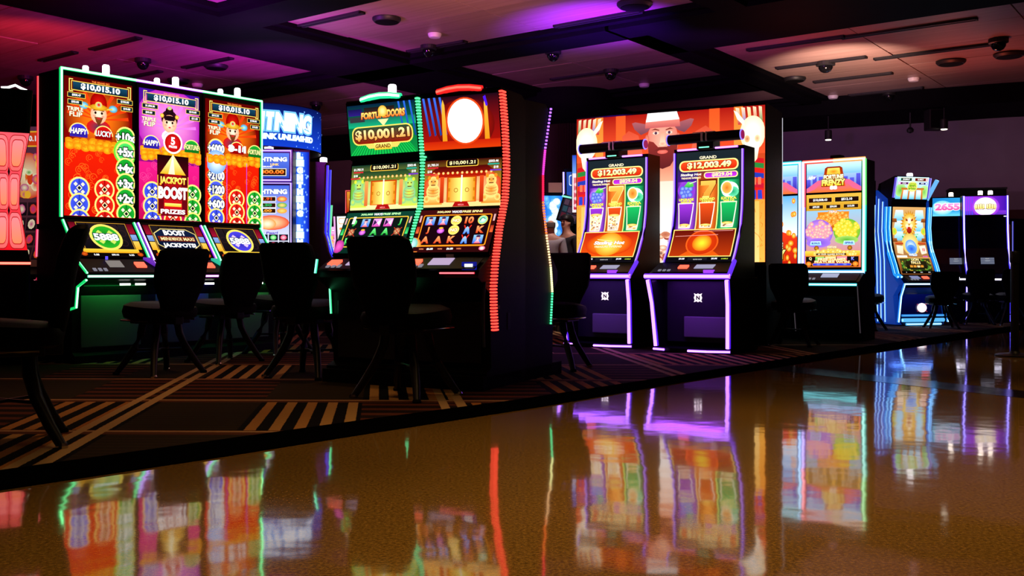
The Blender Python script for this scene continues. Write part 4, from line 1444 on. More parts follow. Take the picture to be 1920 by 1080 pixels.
def lion_main():
    W, H = 58, 92
    c = Canvas(W, H)
    c.rect(0, 0, W, H, '#8a5024', '#d0a060')
    for q in (0, 1):
        X = lambda x: x if q == 0 else W - x
        for i, y in enumerate((48, 60, 74)):
            c.poly([(X(2), y), (X(20), y), (X(18), y + 14), (X(5), y + 14)], '#58b8e8', '#e0f6ff')
            c.poly([(X(0), y - 2), (X(8), y - 2), (X(7), y + 3), (X(0), y + 3)], '#6a3410', '#a85a20')
        c.ell(X(3), 60, 5, 5, '#80d030', '#e8c040', 14)
    # stone lion head
    for ring, (rx, ry, k, kd) in enumerate(((16, 18, '#e8a828', '#a86410'), (12.5, 14.5, '#ffd860', '#d89020'))):
        for i in range(22):
            a = (i + ring * .5) / 22 * 6.283
            ca, sa = math.cos(a), math.sin(a)
            c.poly([(29 + rx * .6 * ca - 2.4 * sa, 70 + ry * .6 * sa + 2.4 * ca), (29 + rx * ca, 70 + ry * sa), (29 + rx * .6 * ca + 2.4 * sa, 70 + ry * .6 * sa - 2.4 * ca)], k, kd)
    c.ell(29, 72, 9.5, 10, '#ffe9a0', '#e8b040', 22)
    for q in (-1, 1):
        c.ell(29 + q * 7.6, 81, 2.6, 2.4, '#b87020', '#f0c050', 10)
        c.poly([(29 + q * 2, 75), (29 + q * 7, 77.6), (29 + q * 6.4, 74), (29 + q * 3, 73.4)], '#7a1c08', '#b84818')
        c.ell(29 + q * 3.2, 67.6, 3.8, 2.8, '#fff6d8', '#f0d080', 12)
    c.ell(29, 74, 3, 4.6, '#ffffff', '#ffe9a0', 12)
    c.poly([(26.4, 70.4), (31.6, 70.4), (29, 67.6)], '#8a4810', '#d09040')
    c.poly([(23.6, 66), (34.4, 66), (33, 59), (29, 56.6), (25, 59)], '#7a0c08', '#c02818')
    for x in (25.4, 32.6):
        c.poly([(x - 1, 66), (x + 1, 66), (x, 62.6)], '#ffffff')
    c.ring(29, 56, 15, 8, 3, '#40a858', 20, 200, 340)
    for i in range(7):
        c.poly([(17 + i * 4, 55 - abs(i - 3) * -.6), (19 + i * 4, 51 + abs(i - 3) * .6), (21 + i * 4, 55 + abs(i - 3) * .6)], '#f8fff0', '#60c070')
    c.ell(29, 42, 15, 15, '#fff0b0', '#e0b850', 24)
    c.ell(29, 39, 10, 10, '#e8f4ff', '#4a90e8', 22)
    c.ell(29, 36, 8, 6, '#2a50d0', '#5898e8', 18)
    for q in (0, 1):
        X = lambda x: x if q == 0 else W - x
        c.rect(min(X(2), X(16)), 42, max(X(2), X(16)), 45, '#a02c10', '#d05a28')
        c.poly([(X(3), 30), (X(13), 28), (X(15), 40), (X(4), 41)], '#f0c8a0' if q == 0 else '#f8d8c8', '#ffe8d0')
    c.text('10', 50, 35, 4.4, '#d03050', bold=.05)
    c.text('WILD', 29, 27.6, 3.6, '#d8e8ff', bold=.06, ol='#304890', w=15)
    c.rect(0, 23.6, 18, 26.6, '#f4f0e0')
    c.text('WHEEL', 50, 25, 2.2, '#e050c0', bold=.04)
    # lower game
    c.rect(0, 4, W, 23, '#1c2c10', '#3c3a18')
    c.rect(0, 22, W, 23.6, '#b07830', '#e0b060')
    for x in (1.5, W - 1.5):
        c.rect(x - 1.5, 4, x + 1.5, 22, '#6a3c14', '#a8682c')
    rnd = random.Random(9)
    for i in range(50):
        a = rnd.uniform(0, 6.28)
        c.ell(29 + 24 * math.cos(a) + rnd.uniform(-2, 2), 12.5 + 8.4 * math.sin(a) + rnd.uniform(-1, 1), 1.8, 1.5, rnd.choice(['#70b838', '#38802c', '#c8c848', '#e0a838']), '#1c4a14', 7)
    c.rect(11, 7, 47, 18, '#141208', '#221c0c')
    c.text('LION', 29, 20, 4, '#f0c860', '#fff6c8', bold=.04, w=13, ol='#302008')
    c.text('FALLS', 29, 15.6, 4, '#f0c860', '#fff6c8', bold=.04, w=16, ol='#302008')
    for i in range(4):
        c.rect(17 + i * 6.2, 9, 22 + i * 6.2, 12.4, '#e0a038' if i != 2 else '#fff0b0', '#a86018')
    c.rect(0, 0, W, 4, '#060404')
    for x, t in ((8, '$1'), (22, 'BET'), (34, 'WIN'), (48, '$0.00')):
        c.text(t, x, 2, 1.5, '#d0d0d0', bold=.03)
    return c


def number_sign():
    W, H = 64, 35
    c = Canvas(W, H)
    c.hrect(0, 0, W, H, '#1878c0', '#30a0d8')
    c.rect(0, 0, W, H * .3, '#68d0f0', '#2490d0')
    c.ell(14, 16, 15, 14, '#ffffff', '#60c8e8', 24)
    c.poly([(50, 0), (60, H), (62, H), (54, 0)], '#58c8e8')
    c.text('2655', 21, 18, 14, '#e03890', '#f0a0d8', w=35, bold=.06, ol='#ffffff', ow=.05)
    return c


def moon_sign():
    W, H = 66, 36
    c = Canvas(W, H)
    c.hrect(0, 0, W, H, '#a030e0', '#3a10a0')
    c.rect(0, 0, W, 8, '#5a28b0', '#7a30c8')
    for x in (2, 5, 8, 12):
        c.rect(x, 0, x + .9, H, '#3a50f8')
    c.ell(33, 16, 22, 21, '#f090ff', '#8a28d0', 28)
    c.ell(33, 16, 17.5, 17.5, '#fffdf4', '#fff0ff', 28)
    for i in range(4):
        for q in (-1, 1):
            x = 33 + q * (3.2 + i * 3.8)
            c.poly(c.rpts(x - 2, 11 - (i == 3), x + 2, 22 - abs(i - 1) * .8, 1.8), '#7a3a08')
            c.poly(c.rpts(x - 1.5, 11.5 - (i == 3), x + 1.5, 21.5 - abs(i - 1) * .8, 1.4), '#ffe060', '#fff8c0')
    c.line([(18, 12), (22, 10), (28, 10), (33, 12), (38, 10), (44, 10), (48, 12)], .8, '#4a1c60')
    return c


def hunter_wall():
    W, H = 224, 170
    c = Canvas(W, H)
    c.rect(0, 0, W, H, '#e87030', '#b01810')
    c.rect(0, 118, W, H, '#f05028', '#a01410')
    for q in (0, 1):
        X = (lambda x: x) if q == 0 else (lambda x: W - x)
        B = lambda x0, y0, x1, y1, k, k2=None: c.rect(min(X(x0), X(x1)), y0, max(X(x0), X(x1)), y1, k, k2)
        B(50, 120, 62, H, '#f06a2c', '#e85020')
        c.poly([(X(58), 120), (X(84), 120), (X(78), 146), (X(66), 152), (X(58), 146)], '#f0684a', '#d04a30')
        B(24, 96, 34, H, '#f8a048', '#f07828')
        # woven cloth hanging from the skull
        for i, k in enumerate(('#c81420', '#2a8038', '#d81c18', '#2438a8', '#e0281c', '#c01830', '#d82018', '#3040b8')):
            y = 112 - i * 5.4
            c.poly([(X(1), y), (X(20), y + 3), (X(20), y - 2.6), (X(1), y - 5.6)], k)
        for i in range(3):
            B(4 + i * 5.4, 84, 7.6 + i * 5.4, 92, '#f07050')
        for i in range(9):
            x = 1 + i * 2.2
            c.poly([(X(x), 66 + (i % 3)), (X(x + 1.6), 66), (X(x + 2.2), 78), (X(x), 78)], '#2a3cc0' if i % 3 else '#e03028')
        B(0, 0, 24, 68, '#f8b048', '#f89838')
        B(6, 0, 12, 66, '#ffd080', '#f8b858')
        rnd = random.Random(11)
        for i in range(26):
            x, y = rnd.uniform(1, 22), rnd.uniform(2, 64)
            c.line([(X(x), y), (X(x + rnd.uniform(-2, 3)), y + rnd.uniform(1, 5))], .6, '#d08028')
        B(23, 40, 31, 110, '#5a1c38', '#a03040')
        for i in range(12):
            B(23, 42 + i * 5.6, 31, 44.5 + i * 5.6, '#803058')
        # feathers and the bull skull
        for i, k in enumerate(('#2c7838', '#d02818', '#f0c040', '#7038b0', '#c02030')):
            c.poly([(X(2 + i * 6), 150), (X(5 + i * 6), 150), (X(6.5 + i * 6.4), 169), (X(3 + i * 6.2), 168)], k, '#f0d8b0')
        c.ell(X(13), 140, 14, 19, '#ffffff', '#ffe8b8', 22)
        c.poly([(X(5), 130), (X(22), 130), (X(18), 112), (X(13), 106), (X(8), 112)], '#ffe0a8', '#fffaf0')
        c.ell(X(19), 134, 3, 4, '#c07040', '#f0c088', 10)
        c.ell(X(8), 134, 3, 4, '#e0a070', '#ffe0b0', 10)
        c.poly([(X(22), 148), (X(30), 156), (X(34), 166), (X(30), 164), (X(22), 154)], '#fff4d8')
        c.poly([(X(27), 108), (X(31), 118), (X(28), 122), (X(24), 112)], '#ffe8c0')
    # the man in the hat: coat, open shirt, chest fading into glare, gold heap below
    cx = W / 2 - 4
    c.poly([(cx - 52, 0), (cx + 52, 0), (cx + 46, 84), (cx + 22, 104), (cx - 22, 104), (cx - 46, 84)], '#30101c', '#501828')
    c.poly([(cx - 28, 0), (cx + 28, 0), (cx + 14, 104), (cx - 14, 104)], '#ffffff', '#ffd0b8')
    c.poly([(cx - 24, 40), (cx - 12, 40), (cx - 12, 106), (cx - 22, 100)], '#fff0e8', '#ffd8c8')
    c.poly([(cx + 24, 40), (cx + 12, 40), (cx + 12, 106), (cx + 22, 100)], '#fff0e8', '#f8c8b8')
    c.poly([(cx - 13, 92), (cx + 13, 92), (cx + 14, 118), (cx - 14, 118)], '#f8a888', '#c86850')
    c.ell(cx, 137, 18.5, 29, '#f8b098', '#e07868', 28)
    c.poly([(cx - 18.4, 139), (cx - 11, 137), (cx - 9, 131), (cx + 9, 131), (cx + 11, 137), (cx + 18.4, 139), (cx + 16.5, 120), (cx + 9, 109), (cx, 106), (cx - 9, 109), (cx - 16.5, 120)], '#5a1c20', '#8a2c28')
    c.ell(cx, 125.4, 6.4, 2.4, '#e87868', '#d85a50', 14)
    c.poly([(cx - 10, 127), (cx - 3, 131), (cx, 130), (cx + 3, 131), (cx + 10, 127), (cx + 4, 127.4), (cx - 4, 127.4)], '#702420')
    c.poly([(cx - 3.6, 134), (cx + 3.6, 134), (cx + 1.8, 148), (cx - 1.8, 148)], '#ffd0b4', '#f09a80')
    c.ell(cx, 134.4, 4.4, 2.4, '#f09a80', '#ffc8a8', 12)
    for s in (-1, 1):
        c.ell(cx + s * 8, 147, 4, 1.9, '#fff0e8', '#f0b8a0', 12)
        c.ell(cx + s * 8, 147, 1.7, 1.7, '#503048', n=10)
        c.poly([(cx + s * 3.6, 150.4), (cx + s * 9, 152.4), (cx + s * 13.6, 150.4), (cx + s * 9, 150.6), (cx + s * 4, 149.4)], '#7a3428')
        c.ell(cx + s * 18.6, 140, 2.6, 6, '#f09078', '#c85a48', 12)
        c.poly([(cx + s * 12, 156), (cx + s * 33, 161), (cx + s * 37, 160), (cx + s * 34, 153), (cx + s * 26, 146), (cx + s * 18, 149)], '#704050', '#a85a60')
    c.poly([(cx - 21, 153), (cx + 21, 153), (cx + 20, 163), (cx - 20, 163)], '#c05858', '#e88878')
    c.poly([(cx - 20, 160), (cx + 20, 161), (cx + 17, 170), (cx - 18, 170)], '#fff0e8', '#ffffff')
    c.rect(cx - 27, 36, cx + 27, 62, '#ffffff', '#ffe8d8')
    rnd = random.Random(8)
    for i in range(90):
        x, y = rnd.uniform(-30, 30), rnd.uniform(1, 34) * (1)
        if y > 36 - abs(x) * .5:
            continue
        c.ell(cx + x, y, rnd.uniform(3, 5.5), rnd.uniform(2, 3.4), rnd.choice(['#f8d8b8', '#b06048', '#702820', '#ffe8d0', '#401010']), rnd.choice(['#c88060', '#f0b898', '#a04838']), 10)
    return c


def bolt_picture():
    """tall blue lightning column"""
    W, H = 26, 150
    c = Canvas(W, H)
    c.hrect(0, 0, W / 2, H, '#0818a0', '#2a60f0')
    c.hrect(W / 2, 0, W, H, '#2a60f0', '#0818a0')
    rnd = random.Random(6)
    for j in range(70):
        c.ell(rnd.uniform(2, W - 2), rnd.uniform(0, H), rnd.uniform(.6, 2), rnd.uniform(.6, 3), '#a8d8ff', '#2a58e8', 7)
    for i, ch in enumerate('LIGHTNING LINK'):
        if ch != ' ':
            c.text(ch, W / 2, H - 6 - i * 10.4, 8.4, '#ffffff', w=7.5, bold=.09, ol='#c8e8ff', ow=.08)
    return c


def glow_column():
    W, H = 40, 130
    c = Canvas(W, H)
    c.hrect(0, 0, W / 2, H, '#0830b0', '#3aa0ff')
    c.hrect(W / 2, 0, W, H, '#3aa0ff', '#0830b0')
    rnd = random.Random(16)
    for j in range(60):
        c.ell(W / 2 + rnd.uniform(-13, 13), rnd.uniform(4, H - 4), rnd.uniform(3, 6), rnd.uniform(4, 9), '#80c8ff', '#3a90f8', 8)
    for j in range(24):
        c.ell(W / 2 + rnd.uniform(-4, 4), 5 + j * 5, 6, 6, '#ffffff', '#c8ecff', 10)
    return c


def link_top():
    W, H = 60, 44
    c = Canvas(W, H)
    c.rect(0, 0, W, H, '#2a40b0', '#5878e0')
    c.text('LIGHTNING', 32, 33, 8, '#ffffff', '#d8ecff', w=50, bold=.06, ol='#2038a0', ow=.06)
    c.text('LINK', 40, 24, 4, '#ffd060', bold=.04)
    c.text('GRAND', 30, 20, 3, '#f0f0ff', bold=.04)
    c.rect(4, 4, 56, 17, '#f0e8c0')
    c.rect(5, 5, 55, 16, '#301008', '#180804')
    c.text('10,000.00', 30, 10.5, 8, '#f04810', '#ff9838', w=46, bold=.05)
    return c


def link_main():
    W, H = 60, 118
    c = Canvas(W, H)
    c.rect(0, 0, W, H, '#e8e8f4', '#4060d0')
    c.text('LIGHTNING', 32, 108, 8, '#ffffff', '#d8ecff', w=50, bold=.06, ol='#2038a0', ow=.06)
    for y, k, t in ((96, '#d84818', '$821.91'), (86, '#28a050', '$45.30'), (77, '#e0902c', '$10.00')):
        c.rect(2, y - 4, 42, y + 4, '#f0f0e8')
        c.rect(3, y - 3.2, 41, y + 3.2, '#2a1008')
        c.text(t, 22, y, 5, k, w=28, bold=.05)
        c.ell(50, y, 7, 4.4, '#f8d070', k, 14)
    c.ell(36, 58, 24, 12, '#ffd8a0', '#d84828', 18)
    c.ell(30, 56, 12, 9, '#fff0d0', '#f09038', 14)
    c.rect(2, 44, 24, 62, '#f8f8f8', '#ffe0e0')
    c.text('Magic Pearl', 26, 41, 5, '#5038b0', w=36, bold=.03, shear=.2)
    for i in range(3):
        for j in range(4):
            x, y = 4 + j * 14, 6 + i * 11.5
            c.rect(x, y, x + 12.4, y + 10, '#101018')
            k = (('#18b050', '#c0ffb0'), ('#e03060', '#ffc0d0'), ('#f0f0f8', '#8898ff'), ('#7040d0', '#e0c0ff'))[(i * 3 + j) % 4]
            c.ell(x + 6.2, y + 5, 4.4, 4, k[1], k[0], 12)
    return c


def odd_game(seed, W=60, H=100, base=('#301030', '#6a2a18')):
    """busy game picture seen small or edge-on"""
    rnd = random.Random(seed)
    pal = [['#e04018', '#f8b830', '#f8f0c0', '#c02880', '#40a038'], ['#f070c0', '#fff0f8', '#c03090', '#f8c060', '#902068'], ['#f8f0e8', '#f09030', '#5878d0', '#fff6d0', '#d04828'], ['#3058c8', '#d0e8ff', '#f8e070', '#182878', '#80b8f0']][seed % 4]
    c = Canvas(W, H)
    c.rect(0, 0, W, H, *base)
    c.poly(c.rpts(W * .08, H * .86, W * .92, H * .97, 3), pal[1])
    c.poly(c.rpts(W * .1, H * .87, W * .9, H * .96, 3), pal[0])
    c.text('$%d,%03d.%02d' % (rnd.randint(1, 9), rnd.randint(0, 999), rnd.randint(0, 99)), W / 2, H * .915, H * .045, '#ffffff', bold=.04)
    c.ell(W / 2, H * .66, W * .42, H * .16, pal[2], pal[0], 22)
    for i in range(24):
        c.ell(W / 2 + rnd.uniform(-.36, .36) * W, H * rnd.uniform(.52, .8), rnd.uniform(.05, .11) * W, rnd.uniform(.02, .05) * H, rnd.choice(pal), rnd.choice(pal), 10)
    for i in range(4):
        for j in range(4):
            x, y = W * (.06 + .225 * j), H * (.05 + .11 * i)
            c.rect(x, y, x + W * .2, y + H * .095, '#140a10', '#2a141c')
            c.ell(x + W * .1, y + H * .047, W * .07, H * .036, rnd.choice(pal), rnd.choice(pal), 9)
    return c


def lantern_panel():
    """red backlit panel of rounded frames"""
    W, H = 60, 105
    c = Canvas(W, H)
    c.rect(0, 0, W, H, '#d8101c', '#f8505c')
    for i in range(3):
        for j in range(2):
            x0, x1 = 1 + j * 29.5, 29.5 + j * 29.5
            y0, y1 = 1 + i * 34.6, 34 + i * 34.6
            c.poly(c.rpts(x0, y0, x1, y1, 8), '#8a1418')
            c.poly(c.rpts(x0 + .8, y0 + .8, x1 - .8, y1 - .8, 7.4), '#ff5a58', '#ff6a70')
            c.poly(c.rpts(x0 + 4, y0 + 4, x1 - 4, y1 - 4, 6), '#a01c20')
            c.poly(c.rpts(x0 + 4.9, y0 + 4.9, x1 - 4.9, y1 - 4.9, 5.4), '#ff7a50', '#ff7a80')
        if i:
            c.poly([(30, y0 - 5), (33, y0 - .3), (30, y0 + 4.5), (27, y0 - .3)], '#180406')
    return c

# ------------------------------------------------------------------ machines (local: front towards -y, width along x)
GREEN, PURPLE, CYAN, VIOLET, REDC = '#14e070', '#a030ff', '#20d8e8', '#5a20ff', '#ff1420'
RED_LAMP = lambda: glow('bill_lamp', (1.0, .10, .05), 2.2)


def mesh_part(name, m, parent, fn, bevel=0.0, smooth=False):
    b = MB()
    fn(b)
    return b.build(name, m, parent, bevel, smooth)


def candle(t, x, y, z, col=(1, .95, 1), s=6, h=.07, w_=.045):
    a = mesh_part('candle_lamp', mat('lamp_base', (.02, .02, .02), .4, noise=.05), t, lambda b: b.lathe([(w_, 0), (w_, .015), (w_ * .8, .02)], n=14))
    a.location = (x, y, z)
    mesh_part('lens', glow('candle_%.1f_%.1f_%.1f_%s' % (*col, s), col, s), a, lambda b: b.lathe([(w_ * .9, .018), (w_ * .9, h), (w_ * .7, h + .012), (0, h + .014)], n=14), smooth=True)
    return a


def deck_kit(t, x0, x1, ya, za, yb, zb, bill=True, card=(.22, .14), tint='#b8c0d8', bx=.2, cxp=-.05):
    """button deck on a sloping shelf from (ya, za) low front to (yb, zb) high back"""
    dz = (zb - za) / (yb - ya)
    f = lambda y: za + (y - ya) * dz
    ym = (ya + yb) / 2

    def pad(b, x, w_, y0, y1, up=.004):
        b._hull([(x - w_ / 2, y0, f(y0)), (x + w_ / 2, y0, f(y0)), (x + w_ / 2, y1, f(y1)), (x - w_ / 2, y1, f(y1)),
                 (x - w_ / 2, y0, f(y0) + up), (x + w_ / 2, y0, f(y0) + up), (x + w_ / 2, y1, f(y1) + up), (x - w_ / 2, y1, f(y1) + up)],
                [(3, 2, 1, 0), (4, 5, 6, 7), (0, 1, 5, 4), (1, 2, 6, 5), (2, 3, 7, 6), (3, 0, 4, 7)])
    d = mesh_part('button_deck', BLACK, t, lambda b: pad(b, (x0 + x1) / 2, x1 - x0, ya + .005, yb - .005, .006))
    if bill:
        mesh_part('bill_slot', RED_LAMP(), d, lambda b: pad(b, bx, .10, ym - .025, ym + .03, .022))
    mesh_part('player_card_display', glow('card_' + tint, tint, .9), d, lambda b: pad(b, cxp, card[0], ym - .02, ym + .06, .012))
    for i in range(3):
        mesh_part('button', glow('pale_button', (.6, .6, .75), .35), d, lambda b: pad(b, x0 + .07 + i * .05, .03, ya + .02, ya + .05, .014))
    return d


# ---- the row of three tall machines in a neon frame
B1 = (Vector((-4.02, 8.77, 0)), Vector((-2.67, 10.5, 0)))
B1_RZ = math.degrees(math.atan2(B1[1].y - B1[0].y, B1[1].x - B1[0].x))


def tall_machine(i, kind, label):
    p = B1[0].lerp(B1[1], (i + .5) / 3)
    t = thing('slot_machine', label, 'slot machine', p, B1_RZ, 'tall neon framed machines in a row')
    hw = .365
    edge = PURPLE if kind == 'mid' else GREEN
    mesh_part('cabinet', BLACK, t, lambda b: b.prof([(.38, 0), (.38, 2.62), (.012, 2.62), (.012, 1.29), (-.265, .925), (-.46, .79), (-.46, .745), (-.30, .70), (-.22, .60), (-.2, .10), (-.26, .07), (-.26, 0)], -hw, hw))
    mesh_part('bezel', MATTE, t, lambda b: b.box(-.35, .35, -.004, .014, 1.295, 2.615), .003)
    tall_screen(kind).build('upper_screen', t, [(-.006, 1.315), (-.006, 2.565)], screen_mat(1.5))
    bay_screen(kind).build('lower_screen', t, [(-.262, .945), (-.012, 1.272)], screen_mat(1.25))
    # neon surround: top run on all three, uprights at the two ends of the row
    strip(t, [(-hw, -.012, 2.625), (hw, -.012, 2.625)], PURPLE if kind == 'mid' else GREEN, 7 if kind != 'mid' else 5, .014, core=(.6, .3, 1) if kind == 'mid' else None, name='neon_tube')
    if i == 0:
        strip(t, [(-hw + .005, -.012, 1.30), (-hw + .005, -.012, 2.625)], GREEN, 7, .016, name='neon_tube')
    if i == 2:
        strip(t, [(hw - .005, -.012, 1.22), (hw - .005, -.012, 2.625)], GREEN, 7, .013, name='neon_tube')
    for s in (-1, 1):
        strip(t, [(s * .345, -.01, 1.275), (s * .345, -.28, .925)], edge, 5, .013)
        if not (s > 0 and i < 2):
            strip(t, [(s * .362, -.30, .905), (s * .362, -.455, .80)], edge, 5, .012)
    strip(t, [(-.36, -.468, .772), (.36, -.468, .772)], '#60ffc8' if kind != 'mid' else '#d060e0', 2.6, .012, core=(.75, 1, .9) if kind != 'mid' else (.9, .4, .95))
    for x in (-.02, .13):
        mesh_part('vent_lamp', glow('vent_lamp', (1, 1, .9), 3), t, lambda b: b.box(x, x + .10, -.40, -.39, .690, .708))
    deck_kit(t, -.34, .34, -.455, .797, -.275, .922, bx=.20, cxp=-.04, card=(.14, .1), tint='#8a8480')
    mesh_part('service_light', glow('service_blue', '#5040e0', 2), t, lambda b: b.box(-.10, -.08, -.30, -.29, .92, .95))
    mesh_part('side_wedge', glow('wedge_' + kind, {'left': '#6a28c0', 'mid': '#20c8a0', 'right': '#4a7050'}[kind], .9), t,
              lambda b: b._hull([(.27, -.29, .925), (.355, -.29, .925), (.355, -.42, .835), (.27, -.29, .945), (.355, -.29, .945), (.355, -.42, .85)], [(0, 1, 2), (3, 5, 4), (0, 3, 4, 1), (1, 4, 5, 2), (2, 5, 3, 0)]))
    kneel = '#0a8038' if kind != 'mid' else '#2020d0'
    strip(t, [(-.30, -.285, .690), (.30, -.285, .690)], kneel, 14, .006, name='knee_light', core=C(kneel), base=1, off=(0, .004, -.002))
    mesh_part('belly_door', mat('belly_satin', (.06, .06, .06), .4, noise=.05), t, lambda b: b.box(-.29, .29, -.222, -.205, .14, .60), .004)
    ld = bpy.data.lights.new('knee_lamp', 'AREA')
    ld.shape = 'RECTANGLE'
    ld.size, ld.size_y, ld.color, ld.energy = .55, .05, ((.03, 1, .12) if kind != 'mid' else (.05, .05, 1)), 1.3
    lo = bpy.data.objects.new('knee_lamp', ld)
    COL.objects.link(lo)
    lo.parent = t
    lo.location = (0, -.33, .69)
    lo.rotation_euler = (R(40), 0, 0)
    mesh_part('lock', CHROME, t, lambda b: b.lathe([(.012, 0), (.012, .012)], n=8)).location = (.25, -.222, .45)
    candle(t, -.06, .12, 2.62, s=6, h=.075, w_=.03)
    candle(t, .10, .05, 2.62, s=9, h=.10, w_=.035)
    if i == 0:   # lit end of the row
        strip(t, [(-.372, -.46, .74), (-.372, -.32, .68), (-.372, -.29, .50), (-.372, -.12, .47)], GREEN, 7, .013)
        mesh_part('end_lens', glow('violet_lens', '#5a38a0', .55), t, lambda b: b.prof([(.02, .50), (.07, .60), (.07, .72), (.02, .82), (-.02, .84), (-.04, .80), (-.03, .5)], -.378, -.366))
        mesh_part('end_panel', mat('teal_panel', (.01, .06, .07), .3, noise=.05), t, lambda b: b.box(-.372, -.366, -.27, -.05, .50, .74))
    return t


tall_machine(0, 'left', 'tall black slot machine with a green 5888 coin, near end of the neon framed row')
tall_machine(1, 'mid', 'tall black slot machine showing a rocket on purple, middle of the neon framed row')
tall_machine(2, 'right', 'tall black slot machine with a blue 5888 coin, far end of the neon framed row')
p = B1[0].lerp(B1[1], .17)
t = thing('slot_machine', 'black machine back with a thin red edge light behind the neon framed row', 'slot machine', p, B1_RZ)
mesh_part('cabinet', BLACK, t, lambda b: b.box(-.365, .365, .385, .43, 0, 2.6))
strip(t, [(-.372, .40, 1.25), (-.372, .40, 2.6)], '#ff2030', 1.2, .008)
strip(t, [(-.372, .41, 1.2), (-.372, .43, .95)], '#ff2060', 1.6, .010)


# ---- the pair of curved machines with doors on their screens
def door_machine(x, kind, rz, label, side=True):
    c0 = Vector((-.65, 7.22, 0))
    d = Vector((math.cos(R(-27)), math.sin(R(-27)), 0))
    p = c0 + d * x
    t = thing('slot_machine', label, 'slot machine', p, rz, 'pair of curved machines with three stacked screens')
    hw = .325
    front = [(-.075, 2.075), (-.03, 1.84), (.0, 1.66), (.0, 1.56), (-.03, 1.29), (-.06, 1.25), (-.22, .93), (-.26, .90), (-.40, .82), (-.42, .77), (-.34, .72), (-.24, .66), (-.22, .15), (-.30, .12), (-.30, 0)]
    mesh_part('cabinet', BLACK, t, lambda b: b.prof([(.37, 0), (.37, 2.06), (.30, 2.10), (-.05, 2.10)] + [(y + .02, z) for y, z in front], -hw, hw))
    g = kind == 'green'
    for nm, pr in (('top_bezel', [(-.004, 1.655), (-.064, 2.085)]), ('middle_bezel', [(-.025, 1.265), (.004, 1.63)]), ('lower_bezel', [(-.225, .925), (-.045, 1.262)])):
        (y0, z0), (y1, z1) = pr
        mesh_part(nm, MATTE, t, lambda b: b.prof([(y0, z0), (y1, z1), (y1 + .03, z1), (y0 + .03, z0)], -hw + .004, hw - .004))
    door_top(kind).build('top_screen', t, [(-.012, 1.69), (-.063, 2.06)], screen_mat(1.3), eps=.0001)
    door_mid(kind).build('middle_screen', t, [(-.026, 1.275), (.0, 1.615)], screen_mat(1.3), eps=.0001)
    door_reels(kind).build('reel_screen', t, [(-.222, .945), (-.052, 1.252)], screen_mat(1.5), eps=.0001)
    path = [(-.075, 2.075), (-.035, 1.86), (-.012, 1.66), (-.005, 1.5), (-.03, 1.32), (-.12, 1.11), (-.19, .86), (-.215, .70), (-.21, .55), (-.19, .40)]
    kcol = GREEN if g else REDC
    xs = hw if not g else hw + .004
    ch = mesh_part('light_channel', glow('channel_' + kind, (.01, .42, .12) if g else (.5, .006, .012), .9 if g else .7), t,
                   lambda b: [b._hull([(xs, y0, z0), (xs + .02, y0 - .008, z0), (xs + .02, y0 + .05, z0), (xs, y0 + .05, z0), (xs, y1, z1), (xs + .02, y1 - .008, z1), (xs + .02, y1 + .05, z1), (xs, y1 + .05, z1)],
                                      [(0, 1, 5, 4), (1, 2, 6, 5), (2, 3, 7, 6), (3, 0, 4, 7), (0, 3, 2, 1), (4, 5, 6, 7)]) for (y0, z0), (y1, z1) in zip(path[:-1], path[1:])])
    lamps = MB()
    pv = [Vector((0, *q)) for q in path]
    tot = 0
    for a, b_ in zip(pv[:-1], pv[1:]):
        L = (b_ - a).length
        k = int(L / .021)
        for j in range(k):
            q = a.lerp(b_, (j + .5) / k)
            lamps.box(xs + .0, xs + .03, q.y - .012, q.y + .048, q.z - .0055, q.z + .0055)
    o = lamps.build('light_bars', glow('bars_' + kind, (.12, 1, .4) if g else (1, .055, .035), 1.5 if g else 2.6), ch)
    o['kind'] = 'stuff'
    strip(t, [(-.18, -.05, 2.098), (-.09, -.062, 2.112), (0, -.066, 2.117), (.09, -.062, 2.112), (.18, -.05, 2.098)], '#30ffb0' if g else '#ff2020', 4 if g else 1.6, .024, name='top_light', core=(.6, 1, .85) if g else (1, .15, .1))
    if g:
        candle(t, .03, .05, 2.12, s=9, h=.08, w_=.035)
    # ticket and bill shelf
    deck_kit(t, -.30, .30, -.41, .822, -.27, .898, bx=-.2, cxp=0, card=(.17, .1), tint='#c8b0d8')
    mesh_part('shelf_edge', mat('shelf_metal', (.3, .3, .34), .3, .8, noise=.05), t, lambda b: b.box(-.30, .22, -.275, -.262, .893, .902))
    mesh_part('logo_tile', glow('logo_blue', '#101890', .9), t, lambda b: b.box(.19, .30, -.378, -.37, .80, .875))
    mesh_part('logo_mark', glow('logo_white', (1, 1, 1), 1.2), t, lambda b: b.prism([(.215, -.386), (.245, -.386), (.275, -.386), (.275, -.38), (.215, -.38)], .835, .862))
    if not g:
        strip(t, [(.05, -.425, .80), (.31, -.425, .80)], '#ff3048', 2.2, .007)
        mesh_part('small_label', mat('tan_label', (.5, .33, .18), .6, noise=.05), t, lambda b: b.box(0, .06, -.232, -.226, .905, .93)).location.y = -.02
    else:
        strip(t, [(-.31, -.40, .90), (-.31, -.42, .80)], '#40ffc0', 3, .008)
        strip(t, [(-.318, -.25, .70), (-.318, -.235, .50)], '#40ffa0', 2, .006)
        mesh_part('knee_glow', glow('knee_green', '#0ca048', 1.0), t, lambda b: b.box(.16, .30, -.262, -.25, .54, .60))
    mesh_part('belly_door', mat('belly_panel', (.02, .02, .03), .25, noise=.05), t, lambda b: b.box(-.26, .26, -.232, -.21, .18, .60), .004)
    mesh_part('plinth', MATTE, t, lambda b: b.box(-hw, hw, -.33, .37, 0, .10), .005)
